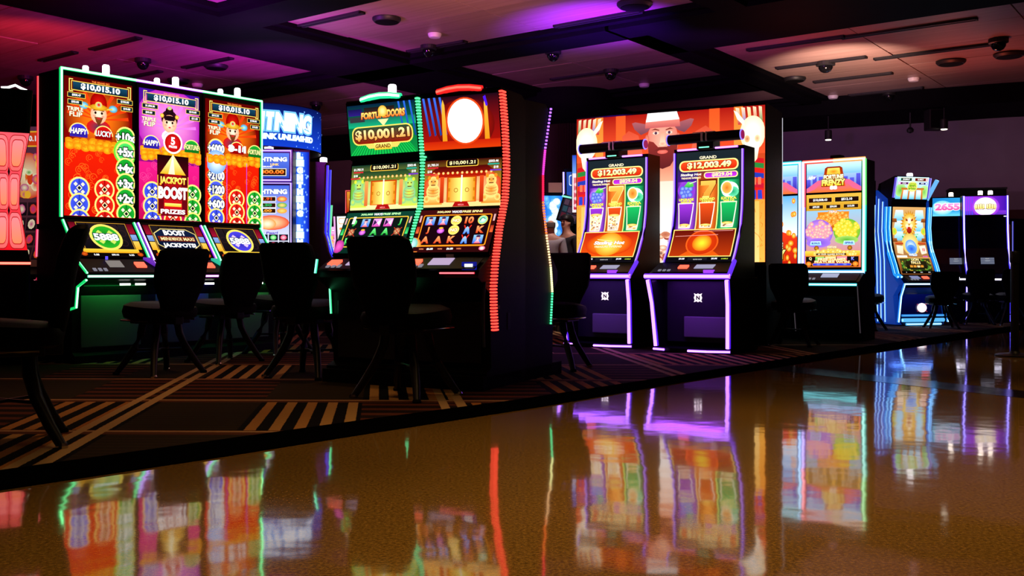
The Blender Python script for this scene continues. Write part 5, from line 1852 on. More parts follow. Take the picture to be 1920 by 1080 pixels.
    if not g:
        mesh_part('side_bumper', mat('bumper_blue_grey', (.05, .08, .12), .35, noise=.08), t, lambda b: b.tube([(hw + .0, -.30, .74), (hw + .004, -.33, .62), (hw + .004, -.33, .45), (hw, -.31, .30)], .010, 8))
        mesh_part('rating_plate', mat('pale_plate', (.25, .25, .3), .5, noise=.05), t, lambda b: b.box(hw, hw + .003, -.11, -.07, .55, .575))
        mesh_part('blue_plate', mat('blue_plate', (.02, .03, .25), .5, noise=.05), t, lambda b: b.box(hw, hw + .003, .06, .10, .40, .52))
    return t


door_machine(-.335, 'green', -29.5, 'curved slot machine with green screens and a green light bar on top')
door_machine(.335, 'red', -25, 'curved slot machine with red screens, a glowing white disc and a red light edge')
# back-to-back partner, only its side and its dotted light line in view
t = thing('slot_machine', 'black slot machine back to back with the red edged one, dotted light line', 'slot machine', (-.03, 7.75, 0), 153)
hw = .325
mesh_part('cabinet', BLACK, t, lambda b: b.prof([(.37, 0), (.37, 2.08), (.0, 2.10), (-.05, 2.07), (.06, 1.66), (.06, 1.29), (-.04, 1.0), (-.22, .82), (-.22, .74), (-.14, .66), (-.12, .0)], -hw, hw))
pa = [(-.09, 2.09), (.02, 1.75), (.06, 1.55), (.06, 1.35), (.0, 1.10), (-.08, .85), (-.11, .65), (-.08, .40)]
ks = ['#a060ff', '#c030a0', '#ff1840', '#ff6a30', '#ffc890', '#f0f0a0', '#40e090']
for (a, b_), k in zip(zip(pa[:-1], pa[1:]), ks):
    o = mesh_part('dotted_light', glow('dots_' + k, k, 2.4), t, lambda b: [b.box(-hw - .012, -hw + .002, a[0] + (b_[0] - a[0]) * (j + .5) / 12 - .006, a[0] + (b_[0] - a[0]) * (j + .5) / 12 + .006, a[1] + (b_[1] - a[1]) * (j + .5) / 12 - .007, a[1] + (b_[1] - a[1]) * (j + .5) / 12 + .007) for j in range(12)])
    o['kind'] = 'stuff'
odd_game(1, 58, 108).build('screen', t, [(-.05, 1.0), (.056, 1.29), (.056, 1.66), (-.045, 2.05)], screen_mat(1.1))
deck_kit(t, -.30, .30, -.21, .828, -.06, .975)
mesh_part('plinth', MATTE, t, lambda b: b.box(-hw, hw, -.3, .37, 0, .1), .005)


# ---- two machines with fruit jars before the picture wall
def fruit_machine(loc, rz, var, label):
    t = thing('slot_machine', label, 'slot machine', loc, rz, 'violet lit machines with fruit jars on their screens')
    hw = .385
    scr = [(-.275, .915), (-.20, 1.02), (-.115, 1.17), (-.06, 1.30), (-.028, 1.45), (-.012, 1.62), (-.006, 2.06)]
    body = [(.30, .1), (.30, 2.10), (.0, 2.10)] + [(y + .016, z) for y, z in scr[::-1]] + [(-.30, .90), (-.50, .79), (-.50, .765), (-.26, .735), (-.24, .60), (-.24, .1)]
    mesh_part('cabinet', BLACK, t, lambda b: b.prof(body, -hw, hw))
    o = fruit_screen(var).build('screen', t, scr, screen_mat(1.5))
    o.scale.x = 1.1
    for s in (-1, 1):
        strip(t, [(s * (hw - .012), y - .004, z) for y, z in scr], '#5010e8' if s < 0 else '#8a30ff', 1.6, .013, core=(.4, .25, 1.0), base=.9)
    for a, b_ in ((-.33, -.10), (.08, .33)):
        strip(t, [(a, -.03, 2.085), (b_, -.03, 2.085)], '#c850ff', 1.6, .012, name='top_light', core=(.85, .45, 1))
    # roll-shaped topper on a bracket
    tp = mesh_part('topper', BLACK, t, lambda b: b.tube([(-.40, -.10, 2.19), (.40, -.10, 2.19)], .052, 20), smooth=True)
    for s in (-1, 1):
        mesh_part('end_cap', glow('cap_violet', '#b02060', .7), tp, lambda b: b.tube([(s * .40, -.10, 2.19), (s * .412, -.10, 2.19)], .046, 20), smooth=True)
        mesh_part('cap_ring', glow('ring_blue', '#6a60ff', 3), tp, lambda b: b.tube([(s * .396, -.10, 2.19), (s * .404, -.10, 2.19)], .056, 20), smooth=True)
    mesh_part('emblem', mat('pale_emblem', (.75, .7, .75), .3, noise=.03), tp, lambda b: (b.box(-.12, .0, -.13, -.10, 2.234, 2.246), b.box(-.02, .0, -.157, -.12, 2.15, 2.243), b.box(.03, .045, -.157, -.12, 2.15, 2.243), b.box(.045, .12, -.13, -.10, 2.236, 2.246)))
    mesh_part('bracket', BLACK, tp, lambda b: b.box(-.09, .09, -.10, .10, 2.07, 2.17), .01)
    mesh_part('bracket_lamp', glow('green_flash', '#80ffd0', 1.5), tp, lambda b: b.box(-.06, .05, -.106, -.10, 2.085, 2.097))
    # deck
    mesh_part('dash', BLACK, t, lambda b: b.prof([(-.26, .905), (-.50, .80), (-.54, .785), (-.54, .76), (-.26, .74)], -.43, .43), .006)
    deck_kit(t, -.40, .40, -.50, .803, -.30, .892, bx=-.10, cxp=.12, card=(.2, .1), tint='#a8a8c8')
    mesh_part('play_button', glow('play_violet', '#a040ff', 1.3), t, lambda b: b.box(.16, .26, -.515, -.46, .80, .832), .004)
    strip(t, [(-.45, -.555, .768), (.45, -.555, .768)], '#7a30ff', 4, .030, core=(.46, .17, 1), ck=.8, name='dash_light')
    strip(t, [(.44, -.545, .78), (.40, -.30, .92)], '#6a30ff', 2.4, .022, core=(.55, .3, 1))
    for s in (-1, 1):
        strip(t, [(s * .42, -.545, .73), (s * .405, -.48, .50), (s * .385, -.43, .06)], VIOLET, 4, .025, core=(.42, .16, 1), ck=.8, name='leg_light')
        mesh_part('leg', BLACK, t, lambda b: b._hull([(s * .44, -.53, .755), (s * .39, -.53, .755), (s * .39, .25, .755), (s * .44, .25, .755), (s * .40, -.41, .04), (s * .35, -.41, .04), (s * .35, .25, .04), (s * .40, .25, .04)],
                                                     [(0, 1, 2, 3), (7, 6, 5, 4), (0, 4, 5, 1), (1, 5, 6, 2), (2, 6, 7, 3), (3, 7, 4, 0)]))
    mesh_part('belly_door', mat('belly_grey', (.018, .017, .022), .35, noise=.06), t, lambda b: b.box(-.34, .34, -.262, -.238, .10, .72), .004)
    mesh_part('kick_panel', mat('kick_panel_grey', (.16, .15, .17), .42, noise=.06), t, lambda b: b.box(-.14, .34, -.30, -.262, .15, .36), .01)
    c = Canvas(9, 9)
    c.poly([(1, 2), (0, 4.5), (1, 7), (0, 9), (3, 8), (4.5, 9), (6, 8), (9, 9), (8, 7), (9, 4.5), (8, 2), (9, 0), (6, 1), (4.5, 0), (3, 1), (0, 0)], '#ffe8ff')
    c.text('N', 4.5, 4.5, 4.4, '#1a0820', bold=.06)
    c.build('badge', t, [(-.266, .505), (-.266, .595)], screen_mat(1.6))
    mesh_part('foot', BLACK, t, lambda b: b.prism([(-.42, .3), (-.42, -.42), (-.2, -.50), (.2, -.50), (.42, -.42), (.42, .3)], .01, .05), .004)
    strip(t, [(-.41, -.435, .030), (-.27, -.49, .030)], '#9040ff', 3.2, .015, name='foot_light', core=(.62, .25, 1))
    strip(t, [(.0, -.515, .030), (.2, -.515, .030), (.41, -.435, .030)], '#9040ff', 3.2, .015, name='foot_light', core=(.62, .25, 1))
    return t


fruit_machine((1.16, 10.95, 0), -34, 0, 'violet lit slot machine with part filled jars and lettering over its sun')
fruit_machine((2.03, 10.2, 0), -34, 1, 'violet lit slot machine with nearly empty jars and a plain red sun')

# ---- the picture wall
t = thing('video_wall', 'wide lit picture wall of a bearded man in a pale hat between two bull skulls', 'video wall', (1.77, 11.28, 0), -27.7)
mesh_part('casing', MATTE, t, lambda b: b.box(-1.13, 1.13, .012, .80, .0, 2.66))
mesh_part('screen_bezel', MATTE, t, lambda b: b.box(-1.13, 1.13, -.004, .014, .88, 2.65))
hunter_wall().build('screen', t, [(-.006, .92), (-.006, 2.635)], screen_mat(1.4))
mesh_part('edge_light', glow('thin_white_edge', (.8, .8, .9), .8), t, lambda b: b.box(1.128, 1.134, .785, .80, 1.6, 2.6))


# ---- two white-framed machines
def frenzy_machine(loc, rz, attract, label):
    t = thing('slot_machine', label, 'slot machine', loc, rz, 'flat machines in bright white light frames')
    hw = .375
    mesh_part('cabinet', BLACK, t, lambda b: b.prof([(.36, 0), (.36, 2.15), (.015, 2.15), (.0, .86), (-.06, .80), (-.25, .70), (-.28, .66), (-.24, .62), (-.14, .55), (-.12, 0)], -hw, hw))
    mesh_part('bezel', MATTE, t, lambda b: b.prof([(-.002, 2.14), (.02, 2.14), (.01, .82), (-.03, .82)], -.36, .36))
    frenzy_top().build('top_screen', t, [(-.011, 1.775), (-.004, 2.125)], screen_mat(1.4))
    (frenzy_attract() if attract else frenzy_main()).build('main_screen', t, [(-.031, .87), (-.013, 1.75)], screen_mat(1.4))
    seg = [([(-hw + .01, -.03, .82), (-hw + .01, -.01, 1.6)], CYAN if attract else '#a080ff'), ([(-hw + .01, -.01, 1.6), (-hw + .01, -.01, 2.15)], CYAN if attract else '#ff5070'),
           ([(-hw, -.01, 2.15), (0, -.01, 2.15)], CYAN if attract else '#ff5038'), ([(0, -.01, 2.15), (hw, -.01, 2.15)], CYAN if attract else '#ffb060'),
           ([(hw - .01, -.01, 2.15), (hw - .01, -.01, 1.6)], '#60c8ff' if attract else '#60e070'), ([(hw - .01, -.01, 1.6), (hw - .01, -.03, .82)], '#60b0ff' if attract else '#30d0c0'), ([(-hw, -.035, .815), (hw, -.035, .815)], '#40b0ff')]
    for pth, k in seg:
        strip(t, pth, k, 3.4, .026, off=(0, -.012, 0), core=tuple(min(1, .30 + .7 * v) for v in C(k)), name='light_frame', base=1.1)
    deck_kit(t, -.34, .34, -.245, .705, -.065, .80, bill=False, cxp=0, card=(.2, .1), tint='#b0b8d8')
    strip(t, [(-.36, -.285, .665), (.36, -.285, .665)], CYAN, 3.6, .017, core=(.25, .9, 1), name='dash_light')
    strip(t, [(.365, -.27, .65), (.365, -.16, .10)], '#4a3848', .25, .007, name='knee_light', base=.25)
    mesh_part('belly_door', mat('belly_panel', (.02, .02, .03), .25, noise=.05), t, lambda b: b.box(-.3, .3, -.15, -.13, .08, .52), .004)
    mesh_part('top_box', BLACK, t, lambda b: b.box(-.08, .05, .1, .25, 2.15, 2.23), .01)
    return t


frenzy_machine((3.245, 12.31, 0), -36.7, True, 'white framed slot machine partly hidden behind the edge of the picture wall')
frenzy_machine((3.865, 11.85, 0), -36.7, False, 'white framed slot machine with fruit baskets on its screen, full in view')
t = thing('pedestal', 'tall dark cabinet end standing behind the white framed machines', 'cabinet', (4.37, 12.3, 0), -36.7)
mesh_part('body', MATTE, t, lambda b: b.box(-.10, .07, -.1, .02, 0, 2.1), .01)
mesh_part('cap', BLACK, t, lambda b: b.box(-.105, .075, -.105, .025, 2.1, 2.13), .004)


# ---- the blue lit round island on the right
def lion_machine(loc, rz, label):
    t = thing('slot_machine', label, 'slot machine', loc, rz)
    hw = .31
    main = [(-.26, .78), (-.20, .92), (-.11, 1.10), (-.05, 1.3), (-.03, 1.5), (-.05, 1.82)]
    mesh_part('cabinet', BLACK, t, lambda b: b.prof([(.35, 0), (.35, 2.0), (.28, 2.2), (-.13, 2.29), (-.06, 1.93), (-.035, 1.88)] + [(y + .015, z) for y, z in main[::-1]] + [(-.28, .76), (-.46, .67), (-.48, .63), (-.40, .60), (-.30, .50), (-.36, .0)], -hw, hw))
    lion_top().build('top_screen', t, [(-.085, 1.94), (-.148, 2.275)], screen_mat(1.5))
    lion_main().build('main_screen', t, main, screen_mat(1.4))
    for s in (-1, 1):
        strip(t, [(s * .30, -.08, 1.96), (s * .30, -.15, 2.26)], '#5a48d0', 1.4, .022, core=(.45, .42, .95))
        for j, q in enumerate((.345, .395)):
            strip(t, [(s * q, y + .02 * j, z) for y, z in [(-.34, .74)] + main], '#1890ff', 3.4 if j == 0 else 2.4, .022, core=(.26, .6, 1), base=1.2)
        mesh_part('wing', glow('wing_blue', '#0a40b8', .55), t, lambda b: b.prof([(.3, .02), (.3, 2.1), (.05, 1.95), (.02, 1.5), (-.03, 1.1), (-.25, .74), (-.38, .62), (-.24, .45), (-.30, .02)], s * .31, s * .42))
        strip(t, [(s * .40, -.49, .635), (s * .40, -.40, .45), (s * .43, -.38, .06)], '#3090ff', 3.6, .018, core=(.28, .6, 1))
    for q, zt in ((.0, 1.9), (.10, 1.95), (.19, 2.0)):
        strip(t, [(-.425, q, zt), (-.425, q + .02, 1.45), (-.425, q - .04, 1.0), (-.425, q - .06, .05)], '#3070ff', 2.6, .012, off=(-.007, 0, 0), core=(.3, .55, 1))
    strip(t, [(.36, .02, 1.94), (.46, -.10, 2.24)], '#70c0ff', 2.8, .032, core=(.32, .65, 1))
    strip(t, [(-.40, -.49, .635), (.40, -.49, .635)], '#60b0ff', 3.4, .014, core=(.3, .65, 1), name='dash_light')
    deck_kit(t, -.29, .29, -.45, .678, -.29, .756, bx=.05, cxp=-.12, card=(.15, .1), tint='#8890c0')
    bl = mesh_part('belly_door', mat('belly_blue', (.004, .006, .05), .2, noise=.04), t, lambda b: b.prof([(-.40, .58), (-.31, .48), (-.365, .03), (-.34, .03), (-.28, .48), (-.38, .58)], -.36, .36))
    c = Canvas(18, 18)
    c.ell(9, 9, 8.4, 8.4, '#ffffff', '#f4e4f0', 22)
    for s in (0, 1):
        c.ring(9 + (14 if s else -14), 9, 9.2, 9.2, .5, '#d84048', 10, 125 if s else -50, 235 if s else 50)
    c.build('badge', t, [(-.356, .20), (-.345, .35)], screen_mat(1.6))
    strip(t, [(-.36, -.37, .16), (.36, -.37, .16)], '#1870d0', 1.0, .02, core=(.1, .5, 1), base=.8, name='foot_light')
    strip(t, [(-.36, -.38, .09), (.36, -.38, .09)], '#60c0ff', 3, .03, core=(.3, .75, 1), name='foot_light')
    strip(t, [(-.30, -.39, .03), (.30, -.39, .03)], '#40a0e0', 1.8, .022, core=(.5, .9, .95), name='foot_light')
    candle(t, .0, -.06, 2.27, s=8, h=.06, w_=.05)
    return t


lion_machine((6.13, 15.3, 0), 14, 'blue lit slot machine with a stone lion head on its curved screen')

# its neighbour on the island, seen edge-on: ribbed blue flank and light lines
t = thing('slot_machine', 'slot machine seen edge-on with a ribbed blue lit flank beside the lion machine', 'slot machine', (5.24, 15.55, 0), -66)
mesh_part('cabinet', BLACK, t, lambda b: b.prof([(.3, 0), (.3, 2.2), (-.12, 2.2), (-.12, 1.86), (-.08, 1.4), (-.2, .9), (-.42, .72), (-.28, .5), (-.34, 0)], -.3, .3))
for j in range(9):
    k = ('#0a50c8', '#1878ff')[j % 2]
    mesh_part('flank_rib', glow('rib_%s' % k, k, 1.3), t, lambda b: b.prof([(-.10 + j * .04, 1.80), (-.07 + j * .04, 1.80), (-.06 + j * .036, 1.2), (-.17 + j * .045, .1), (-.20 + j * .045, .1), (-.09 + j * .036, 1.2)], .30, .318))
for j, (o1, k) in enumerate(((-.13, '#3070ff'), (-.02, '#50a8ff'), (.10, '#c090f0'), (.2, '#60d0ff'), (.27, '#40b0ff'))):
    strip(t, [(.325, o1, 1.84), (.325, o1 + .03, 1.45), (.325, o1 - .02, 1.0), (.325, o1 - .05, .06)], k, 3.5, .010, off=(.008, 0, 0), core=tuple(min(1, .5 + .6 * v) for v in C(k)))
odd_game(3, 54, 90).build('screen', t, [(-.205, .92), (-.09, 1.4), (-.13, 1.84)], screen_mat(1.0))
strip(t, [(-.3, -.43, .70), (.3, -.43, .70)], '#c8a0ff', 4, .014, core=(1, .85, 1), name='dash_light')
mesh_part('top_box', MATTE, t, lambda b: b.box(-.3, .34, -.2, .32, 1.86, 2.24), .01)


def sign_machine(loc, rz, sign, label, strips=(-1, 1), dots=False):
    t = thing('slot_machine', label, 'slot machine', loc, rz, 'dark machines under lit sign boxes on the right')
    hw = .37 if not dots else .335
    prof_ = [(-.28, .80), (-.18, .95), (-.09, 1.2), (-.04, 1.5), (-.03, 1.74)]
    mesh_part('cabinet', BLACK, t, lambda b: b.prof([(.35, 0), (.35, 2.06), (-.02, 2.06), (-.02, 1.75)] + [(y + .02, z) for y, z in prof_[::-1]] + [(-.45, .72), (-.45, .66), (-.26, .6), (-.24, 0)], -hw, hw))
    mesh_part('dark_screen', mat('sleeping_glass', (.004, .004, .012), .12, spec=.5, noise=.02), t, lambda b: [b._hull([(-.33, y0, z0), (.33, y0, z0), (.33, y1, z1), (-.33, y1, z1), (-.33, y0 + .02, z0), (.33, y0 + .02, z0), (.33, y1 + .02, z1), (-.33, y1 + .02, z1)], [(0, 1, 2, 3), (7, 6, 5, 4), (0, 4, 5, 1), (1, 5, 6, 2), (2, 6, 7, 3), (3, 7, 4, 0)]) for (y0, z0), (y1, z1) in zip(prof_[:-1], prof_[1:])])
    o = sign.build('sign', t, [(-.026, 1.745), (-.026, 2.045)], screen_mat(1.4))
    o.scale.x = 1.08 if not dots else .96
    for s in strips:
        strip(t, [(s * (hw - .01), y - .012, z) for y, z in [(-.40, .72)] + prof_] + [(s * (hw - .01), -.034, 2.05)], '#4030ff', 3.4, .018, core=(.34, .28, 1), base=1.2)
        strip(t, [(s * (hw - .01), -.27, .58), (s * (hw - .01), -.25, .03)], '#4030ff', 3.4, .014, core=(.34, .28, 1), base=1.2)
    c = Canvas(20, 11)
    c.rect(0, 0, 20, 11, '#5a6488')
    for i in range(3):
        c.rect(0, i * 3.6, 20, i * 3.6 + 3, '#8890b0', '#a8b0c8')
    c.text('PLAY', 10, 9, 1.8, '#ffffff', bold=.04)
    c.text('CREDIT', 10, 5.4, 1.8, '#e8f0ff', bold=.04)
    c.build('deck_display', t, [(-.20, .945), (-.165, 1.05)], screen_mat(.45))
    mesh_part('ticket_lamp', glow('ticket_white', (.85, .8, 1), 5), t, lambda b: (b.box(-.1, .2, -.47, -.455, .69, .712), b.box(-.1, .02, -.47, -.455, .712, .735)))
    for j, x in enumerate((-.05, .1)):
        if j == 0 or dots:
            candle(t, x, .1, 2.06, (1, .85, .7), 7, .07, .04)
    mesh_part('top_lamp', glow('small_white', (.8, .8, 1), 2), t, lambda b: b.box(.27, .32, -.05, -.04, 1.71, 1.722))
    if dots:
        d = MB()
        for j in range(26):
            z = .06 + j * .036
            for y in (-.12, -.02):
                d.box(hw, hw + .008, y + .12 * max(0, z - .5) - .009, y + .12 * max(0, z - .5) + .009, z - .008, z + .008)
        o = d.build('dotted_light', glow('dots_lilac', '#b090ff', 3), t)
        o['kind'] = 'stuff'
        strip(t, [(hw + .01, .10, 1.0), (hw + .01, .12, 2.0)], '#6a3090', .5, .008, base=.4)
    return t


sign_machine((7.34, 16.35, 0), -18, number_sign(), 'dark slot machine under a blue sign reading 2655', (1,))
sign_machine((7.67, 16.0, 0), -14, moon_sign(), 'dark slot machine under a purple sign with a white moon', (-1, 1), True)
t = thing('cabinet_block', 'plain black cabinet block standing behind the two dark sign machines', 'cabinet', (7.85, 16.62, 0), -16)
mesh_part('body', MATTE, t, lambda b: b.box(-.45, .42, -.1, .3, 0, 2.2), .01)
mesh_part('cap', BLACK, t, lambda b: b.box(-.46, .43, -.11, .31, 2.2, 2.23))
t = thing('slot_machine', 'narrow machine edge with a blue light line beyond the purple moon sign', 'slot machine', (8.3, 16.5, 0), -60)
mesh_part('cabinet', BLACK, t, lambda b: b.box(-.2, .2, -.2, .2, 0, 1.7), .01)
strip(t, [(.21, -.2, 1.0), (.21, -.2, 1.65)], '#4040c0', 1.0, .01)
odd_game(7, 34, 60).build('screen', t, [(-.206, .95), (-.206, 1.6)], screen_mat(.5))

# ---- the round island with a drum sign, behind the neon framed row
t = thing('drum_sign', 'round blue drum sign with white lettering on a black core', 'sign', (-3.73, 14.58, 0), 0)
mesh_part('core', MATTE, t, lambda b: b.lathe([(.42, 0), (.42, 2.6)], n=24))
mesh_part('drum', BLACK, t, lambda b: b.lathe([(.885, 2.56), (.895, 2.58), (.895, 3.16), (.885, 3.18)], n=48), smooth=True)
mesh_part('under_lamp', glow('amber_under', '#c87838', .8), t, lambda b: b.box(.52, .72, -.3, -.12, 2.545, 2.558))
c = Canvas(300, 58)
for i in range(50):
    a, b_ = ('#0a2a90', '#123cb0') if i % 3 else ('#0c2c98', '#1848c0')
    c.l = 1
    c.quad((i * 6, 0), (i * 6 + 6, 0), (i * 6 + 6, 58), (i * 6, 58), C('#1038b8'), C('#1038b8'), C('#061048'), C('#061048'))
rnd = random.Random(1)
for i in range(90):
    c.ell(rnd.uniform(4, 296), rnd.uniform(2, 56), rnd.uniform(.4, 1.4), rnd.uniform(.4, 1.2), '#a8d0ff', '#4a90f0', 7)
c.text('LIGHTNING', 190, 34, 26, '#ffffff', w=126, bold=.07, ol='#70b8ff', ow=.08, shear=.08)
c.text('LINK UNLEASHED', 214, 13, 8, '#ffffff', w=84, bold=.06, ol='#70b8ff', ow=.05, shear=.1)
o = c.build('picture', t, [(0, 2.575), (0, 3.165)], screen_mat(1.5), eps=.0003)
me = o.data
co = np.empty(len(me.vertices) * 3, np.float32)
me.vertices.foreach_get('co', co)
co = co.reshape(-1, 3)
th = co[:, 0] / .9
rr = .896 - co[:, 1]
co[:, 0], co[:, 1] = rr * np.sin(th), -rr * np.cos(th)
me.vertices.foreach_set('co', co.ravel())
pt = mesh_part('light_post', BLACK, t, lambda b: b.box(-.14, .14, -.03, .10, .0, 2.56))
pt.location = (.69, -.46, 0)
pt.rotation_euler.z = R(18)
bolt_picture().build('post_picture', pt, [(-.034, 1.05), (-.034, 2.53)], screen_mat(1.5))

t = thing('slot_machine', 'slot machine in a violet light frame under the blue drum sign', 'slot machine', (-3.40, 13.72, 0), 3)
mesh_part('cabinet', BLACK, t, lambda b: b.prof([(.3, 0), (.3, 2.52), (.01, 2.52), (.01, .98), (-.3, .8), (-.32, .72), (-.2, .65), (-.2, 0)], -.345, .345))
link_top().build('top_screen', t, [(.0, 2.12), (.0, 2.47)], screen_mat(1.4))
link_main().build('main_screen', t, [(.0, 1.0), (.0, 2.02)], screen_mat(1.4))
for z0, z1 in ((2.09, 2.50), (.96, 2.05)):
    strip(t, [(-.325, -.01, z0), (.325, -.01, z0), (.325, -.01, z1), (-.325, -.01, z1), (-.325, -.01, z0)], '#8858e8', 1.6, .02, core=(.6, .5, 1))
candle(t, .0, .1, 2.52, s=7, h=.05, w_=.07)


def far_machine(loc, rz, seed, H, label, edge, s=2.0, base=('#301030', '#6a2a18'), W=58, grp='small lit machines far behind', pic=None, es=1.1):
    t = thing('slot_machine', label, 'slot machine', loc, rz, grp)
    hw = W / 200 + .05
    sc = [(-.22, .86), (-.10, 1.12), (-.03, 1.4), (-.06, H - .05)]
    mesh_part('cabinet', BLACK, t, lambda b: b.prof([(.3, 0), (.3, H), (-.07, H)] + [(y + .02, z) for y, z in sc[::-1]] + [(-.42, .76), (-.42, .7), (-.24, .62), (-.24, 0)], -hw, hw))
    (pic or odd_game(seed, W, (H - .9) * 104, base)).build('screen', t, sc, screen_mat(es))
    for q in (-1, 1):
        strip(t, [(q * (hw - .01), y - .02, z) for y, z in [(-.40, .74)] + sc], edge, s, .016, base=1.1)
    mesh_part('deck', MATTE, t, lambda b: b.box(-hw, hw, -.44, -.2, .74, .79), .005)
    return t


candle(far_machine((-2.86, 14.98, 0), 97, 0, 2.45, 'slot machine seen in profile with blue light edges, right of the drum sign', '#3030ff', 1.4), 0, 0, 2.45, s=7, h=.09, w_=.06)
far_machine((-3.10, 16.4, 0), 97, 2, 2.0, 'slot machine in profile with a pale green light edge behind the drum sign island', '#60e0a0', 1.4)
far_machine((-3.35, 18.6, 0), -5, 1, 1.72, 'small pink lit slot machine far behind, in the gap beside the twin curved machines', '#c050d0', 1.4, ('#602040', '#e890d0'), 44, es=1.4)
far_machine((-2.9, 17.6, 0), -20, 2, 1.86, 'small white and orange lit slot machine far behind, beside the twin curved machines', '#e8a0e0', 1.2, ('#805030', '#f0f0f0'), 44, es=1.4)
t = thing('lit_sign', 'small red edged lit sign far behind the twin curved machines', 'sign', (-3.05, 19.4, 0), -10)
mesh_part('post', MATTE, t, lambda b: b.box(-.05, .05, .02, .1, 0, 2.0))
mesh_part('panel', MATTE, t, lambda b: b.box(-.22, .22, -.01, .05, 1.98, 2.42))
c = Canvas(40, 40)
c.rect(0, 0, 40, 40, '#c02010', '#f0a030')
c.text('WIN', 20, 20, 12, '#fff0a0', bold=.05)
c.build('picture', t, [(-.012, 2.0), (-.012, 2.4)], screen_mat(1.0))
strip(t, [(-.22, -.02, 1.98), (-.22, -.02, 2.42), (.22, -.02, 2.42)], '#ff2020', 1.2, .012)

# ---- behind the dotted-light machine: blue lit machines and a pale sign back
far_machine((.645, 15.25, 0), 4, 3, 2.04, 'narrow slot machine with a glowing blue bolt picture behind the bald man', '#1030c0', .8, W=26, grp='blue lit machines behind the two men', pic=glow_column(), es=1.35)
far_machine((1.09, 15.1, 0), -24, 3, 2.40, 'blue slot machine with a pale violet light edge behind the dark haired man', '#8878ff', 3.0, ('#0c1858', '#2850b0'), 50, grp='blue lit machines behind the two men')
t = thing('sign_back', 'plain beige back of a small sign on a thin pole by the round column', 'sign', (.70, 15.95, 0), -6)
mesh_part('board', mat('beige_board', (.55, .42, .26), .7, noise=.05), t, lambda b: b.box(-.11, .11, -.015, .015, 1.94, 2.26), .004)
mesh_part('pole', DSTEEL, t, lambda b: b.tube([(.02, 0, 0), (.02, 0, 1.94)], .016, 8))
t = thing('lit_sign', 'narrow upright sign with red and blue pictures against the left edge of the picture wall', 'sign', (.985, 14.15, 0), -10)
mesh_part('post', MATTE, t, lambda b: b.box(-.05, .05, .01, .1, 0, 1.7))
mesh_part('panel', MATTE, t, lambda b: b.box(-.13, .13, .0, .06, 1.66, 2.50))
c = Canvas(24, 82)
c.rect(0, 0, 24, 82, '#f8e8f0')
c.rect(0, 56, 24, 82, '#78a8f0', '#2848d0')
c.rect(2, 4, 22, 50, '#c02848', '#e87888')
for i in range(8):
    c.ell(6 + (i % 2) * 12, 10 + i * 5, 4, 3, '#fff0f0', '#f0a0b0', 8)
c.build('picture', t, [(-.004, 1.67), (-.004, 2.49)], screen_mat(1.1))
t = thing('tilted_screen', 'small dark tilted screen with a mint light edge by the two men', 'screen', (.86, 14.45, 0), -20)
mesh_part('stand', MATTE, t, lambda b: b.box(-.06, .06, .02, .14, 0, 1.5))
sc_ = mesh_part('panel', MATTE, t, lambda b: b.box(-.17, .17, -.02, .02, -.2, .2), .004)
sc_.location = (0, 0, 1.72)
sc_.rotation_euler = (0, R(18), 0)
strip(t, [(-.12, -.03, 1.93), (.2, -.03, 1.86)], '#60e0c0', 1.4, .015)
c = Canvas(28, 34)
c.rect(0, 0, 28, 34, '#2a2838')
for i in range(3):
    for j in range(3):
        c.rect(2 + i * 8.4, 3 + j * 10, 9 + i * 8.4, 11 + j * 10, ['#6a2838', '#385868', '#684a60'][(i + j) % 3])
c.build('picture', sc_, [(-.022, -.17), (-.022, .17)], screen_mat(.6))

# ---- far left: red lantern panel machine and the picture machine behind it
t = thing('slot_machine', 'black machine with a red backlit panel of rounded frames at the left edge', 'slot machine', (-4.36, 8.55, 0), 27)
mesh_part('cabinet', BLACK, t, lambda b: b.loft([(0, .13, 0, .17, .13), (0, .13, .9, .17, .13), (0, .13, 1.0, .15, .12), (0, .13, 1.4, .085, .12), (0, .13, 1.6, .09, .12), (0, .13, 2.02, .165, .12), (0, .13, 2.08, .17, .13), (0, .13, 2.40, .19, .13)], 16, .25))
o = lantern_panel().build('lit_panel', t, [(.004, 1.0), (.004, 1.4), (.004, 1.6), (.004, 2.02)], screen_mat(1.5))
for v_ in o.data.vertices:
    z = v_.co.z
    hwz = np.interp(z, [1.0, 1.4, 1.6, 2.02], [.145, .08, .085, .16])
    v_.co.x *= hwz / .30
strip(t, [(-.2, -.02, .885), (.17, -.02, .885)], '#ff3028', 1.6, .014, core=(1, .3, .2), name='dash_light')
for k, pts in enumerate(([(-.01, 2.415), (.05, 2.44), (.10, 2.415), (.14, 2.40)], [(-.06, 2.41), (-.01, 2.415)])):
    strip(t, [(x, .05, z) for x, z in pts], '#ffffff', 5, .012, core=(1, 1, 1), name='crest_light')
far_machine((-4.64, 9.5, 0), -4, 4, 2.25, 'curved picture machine with red light edge between the red panel and the neon framed row', '#c01840', .8, ('#402018', '#603048'), 50, grp='machines at the left edge', es=.7)

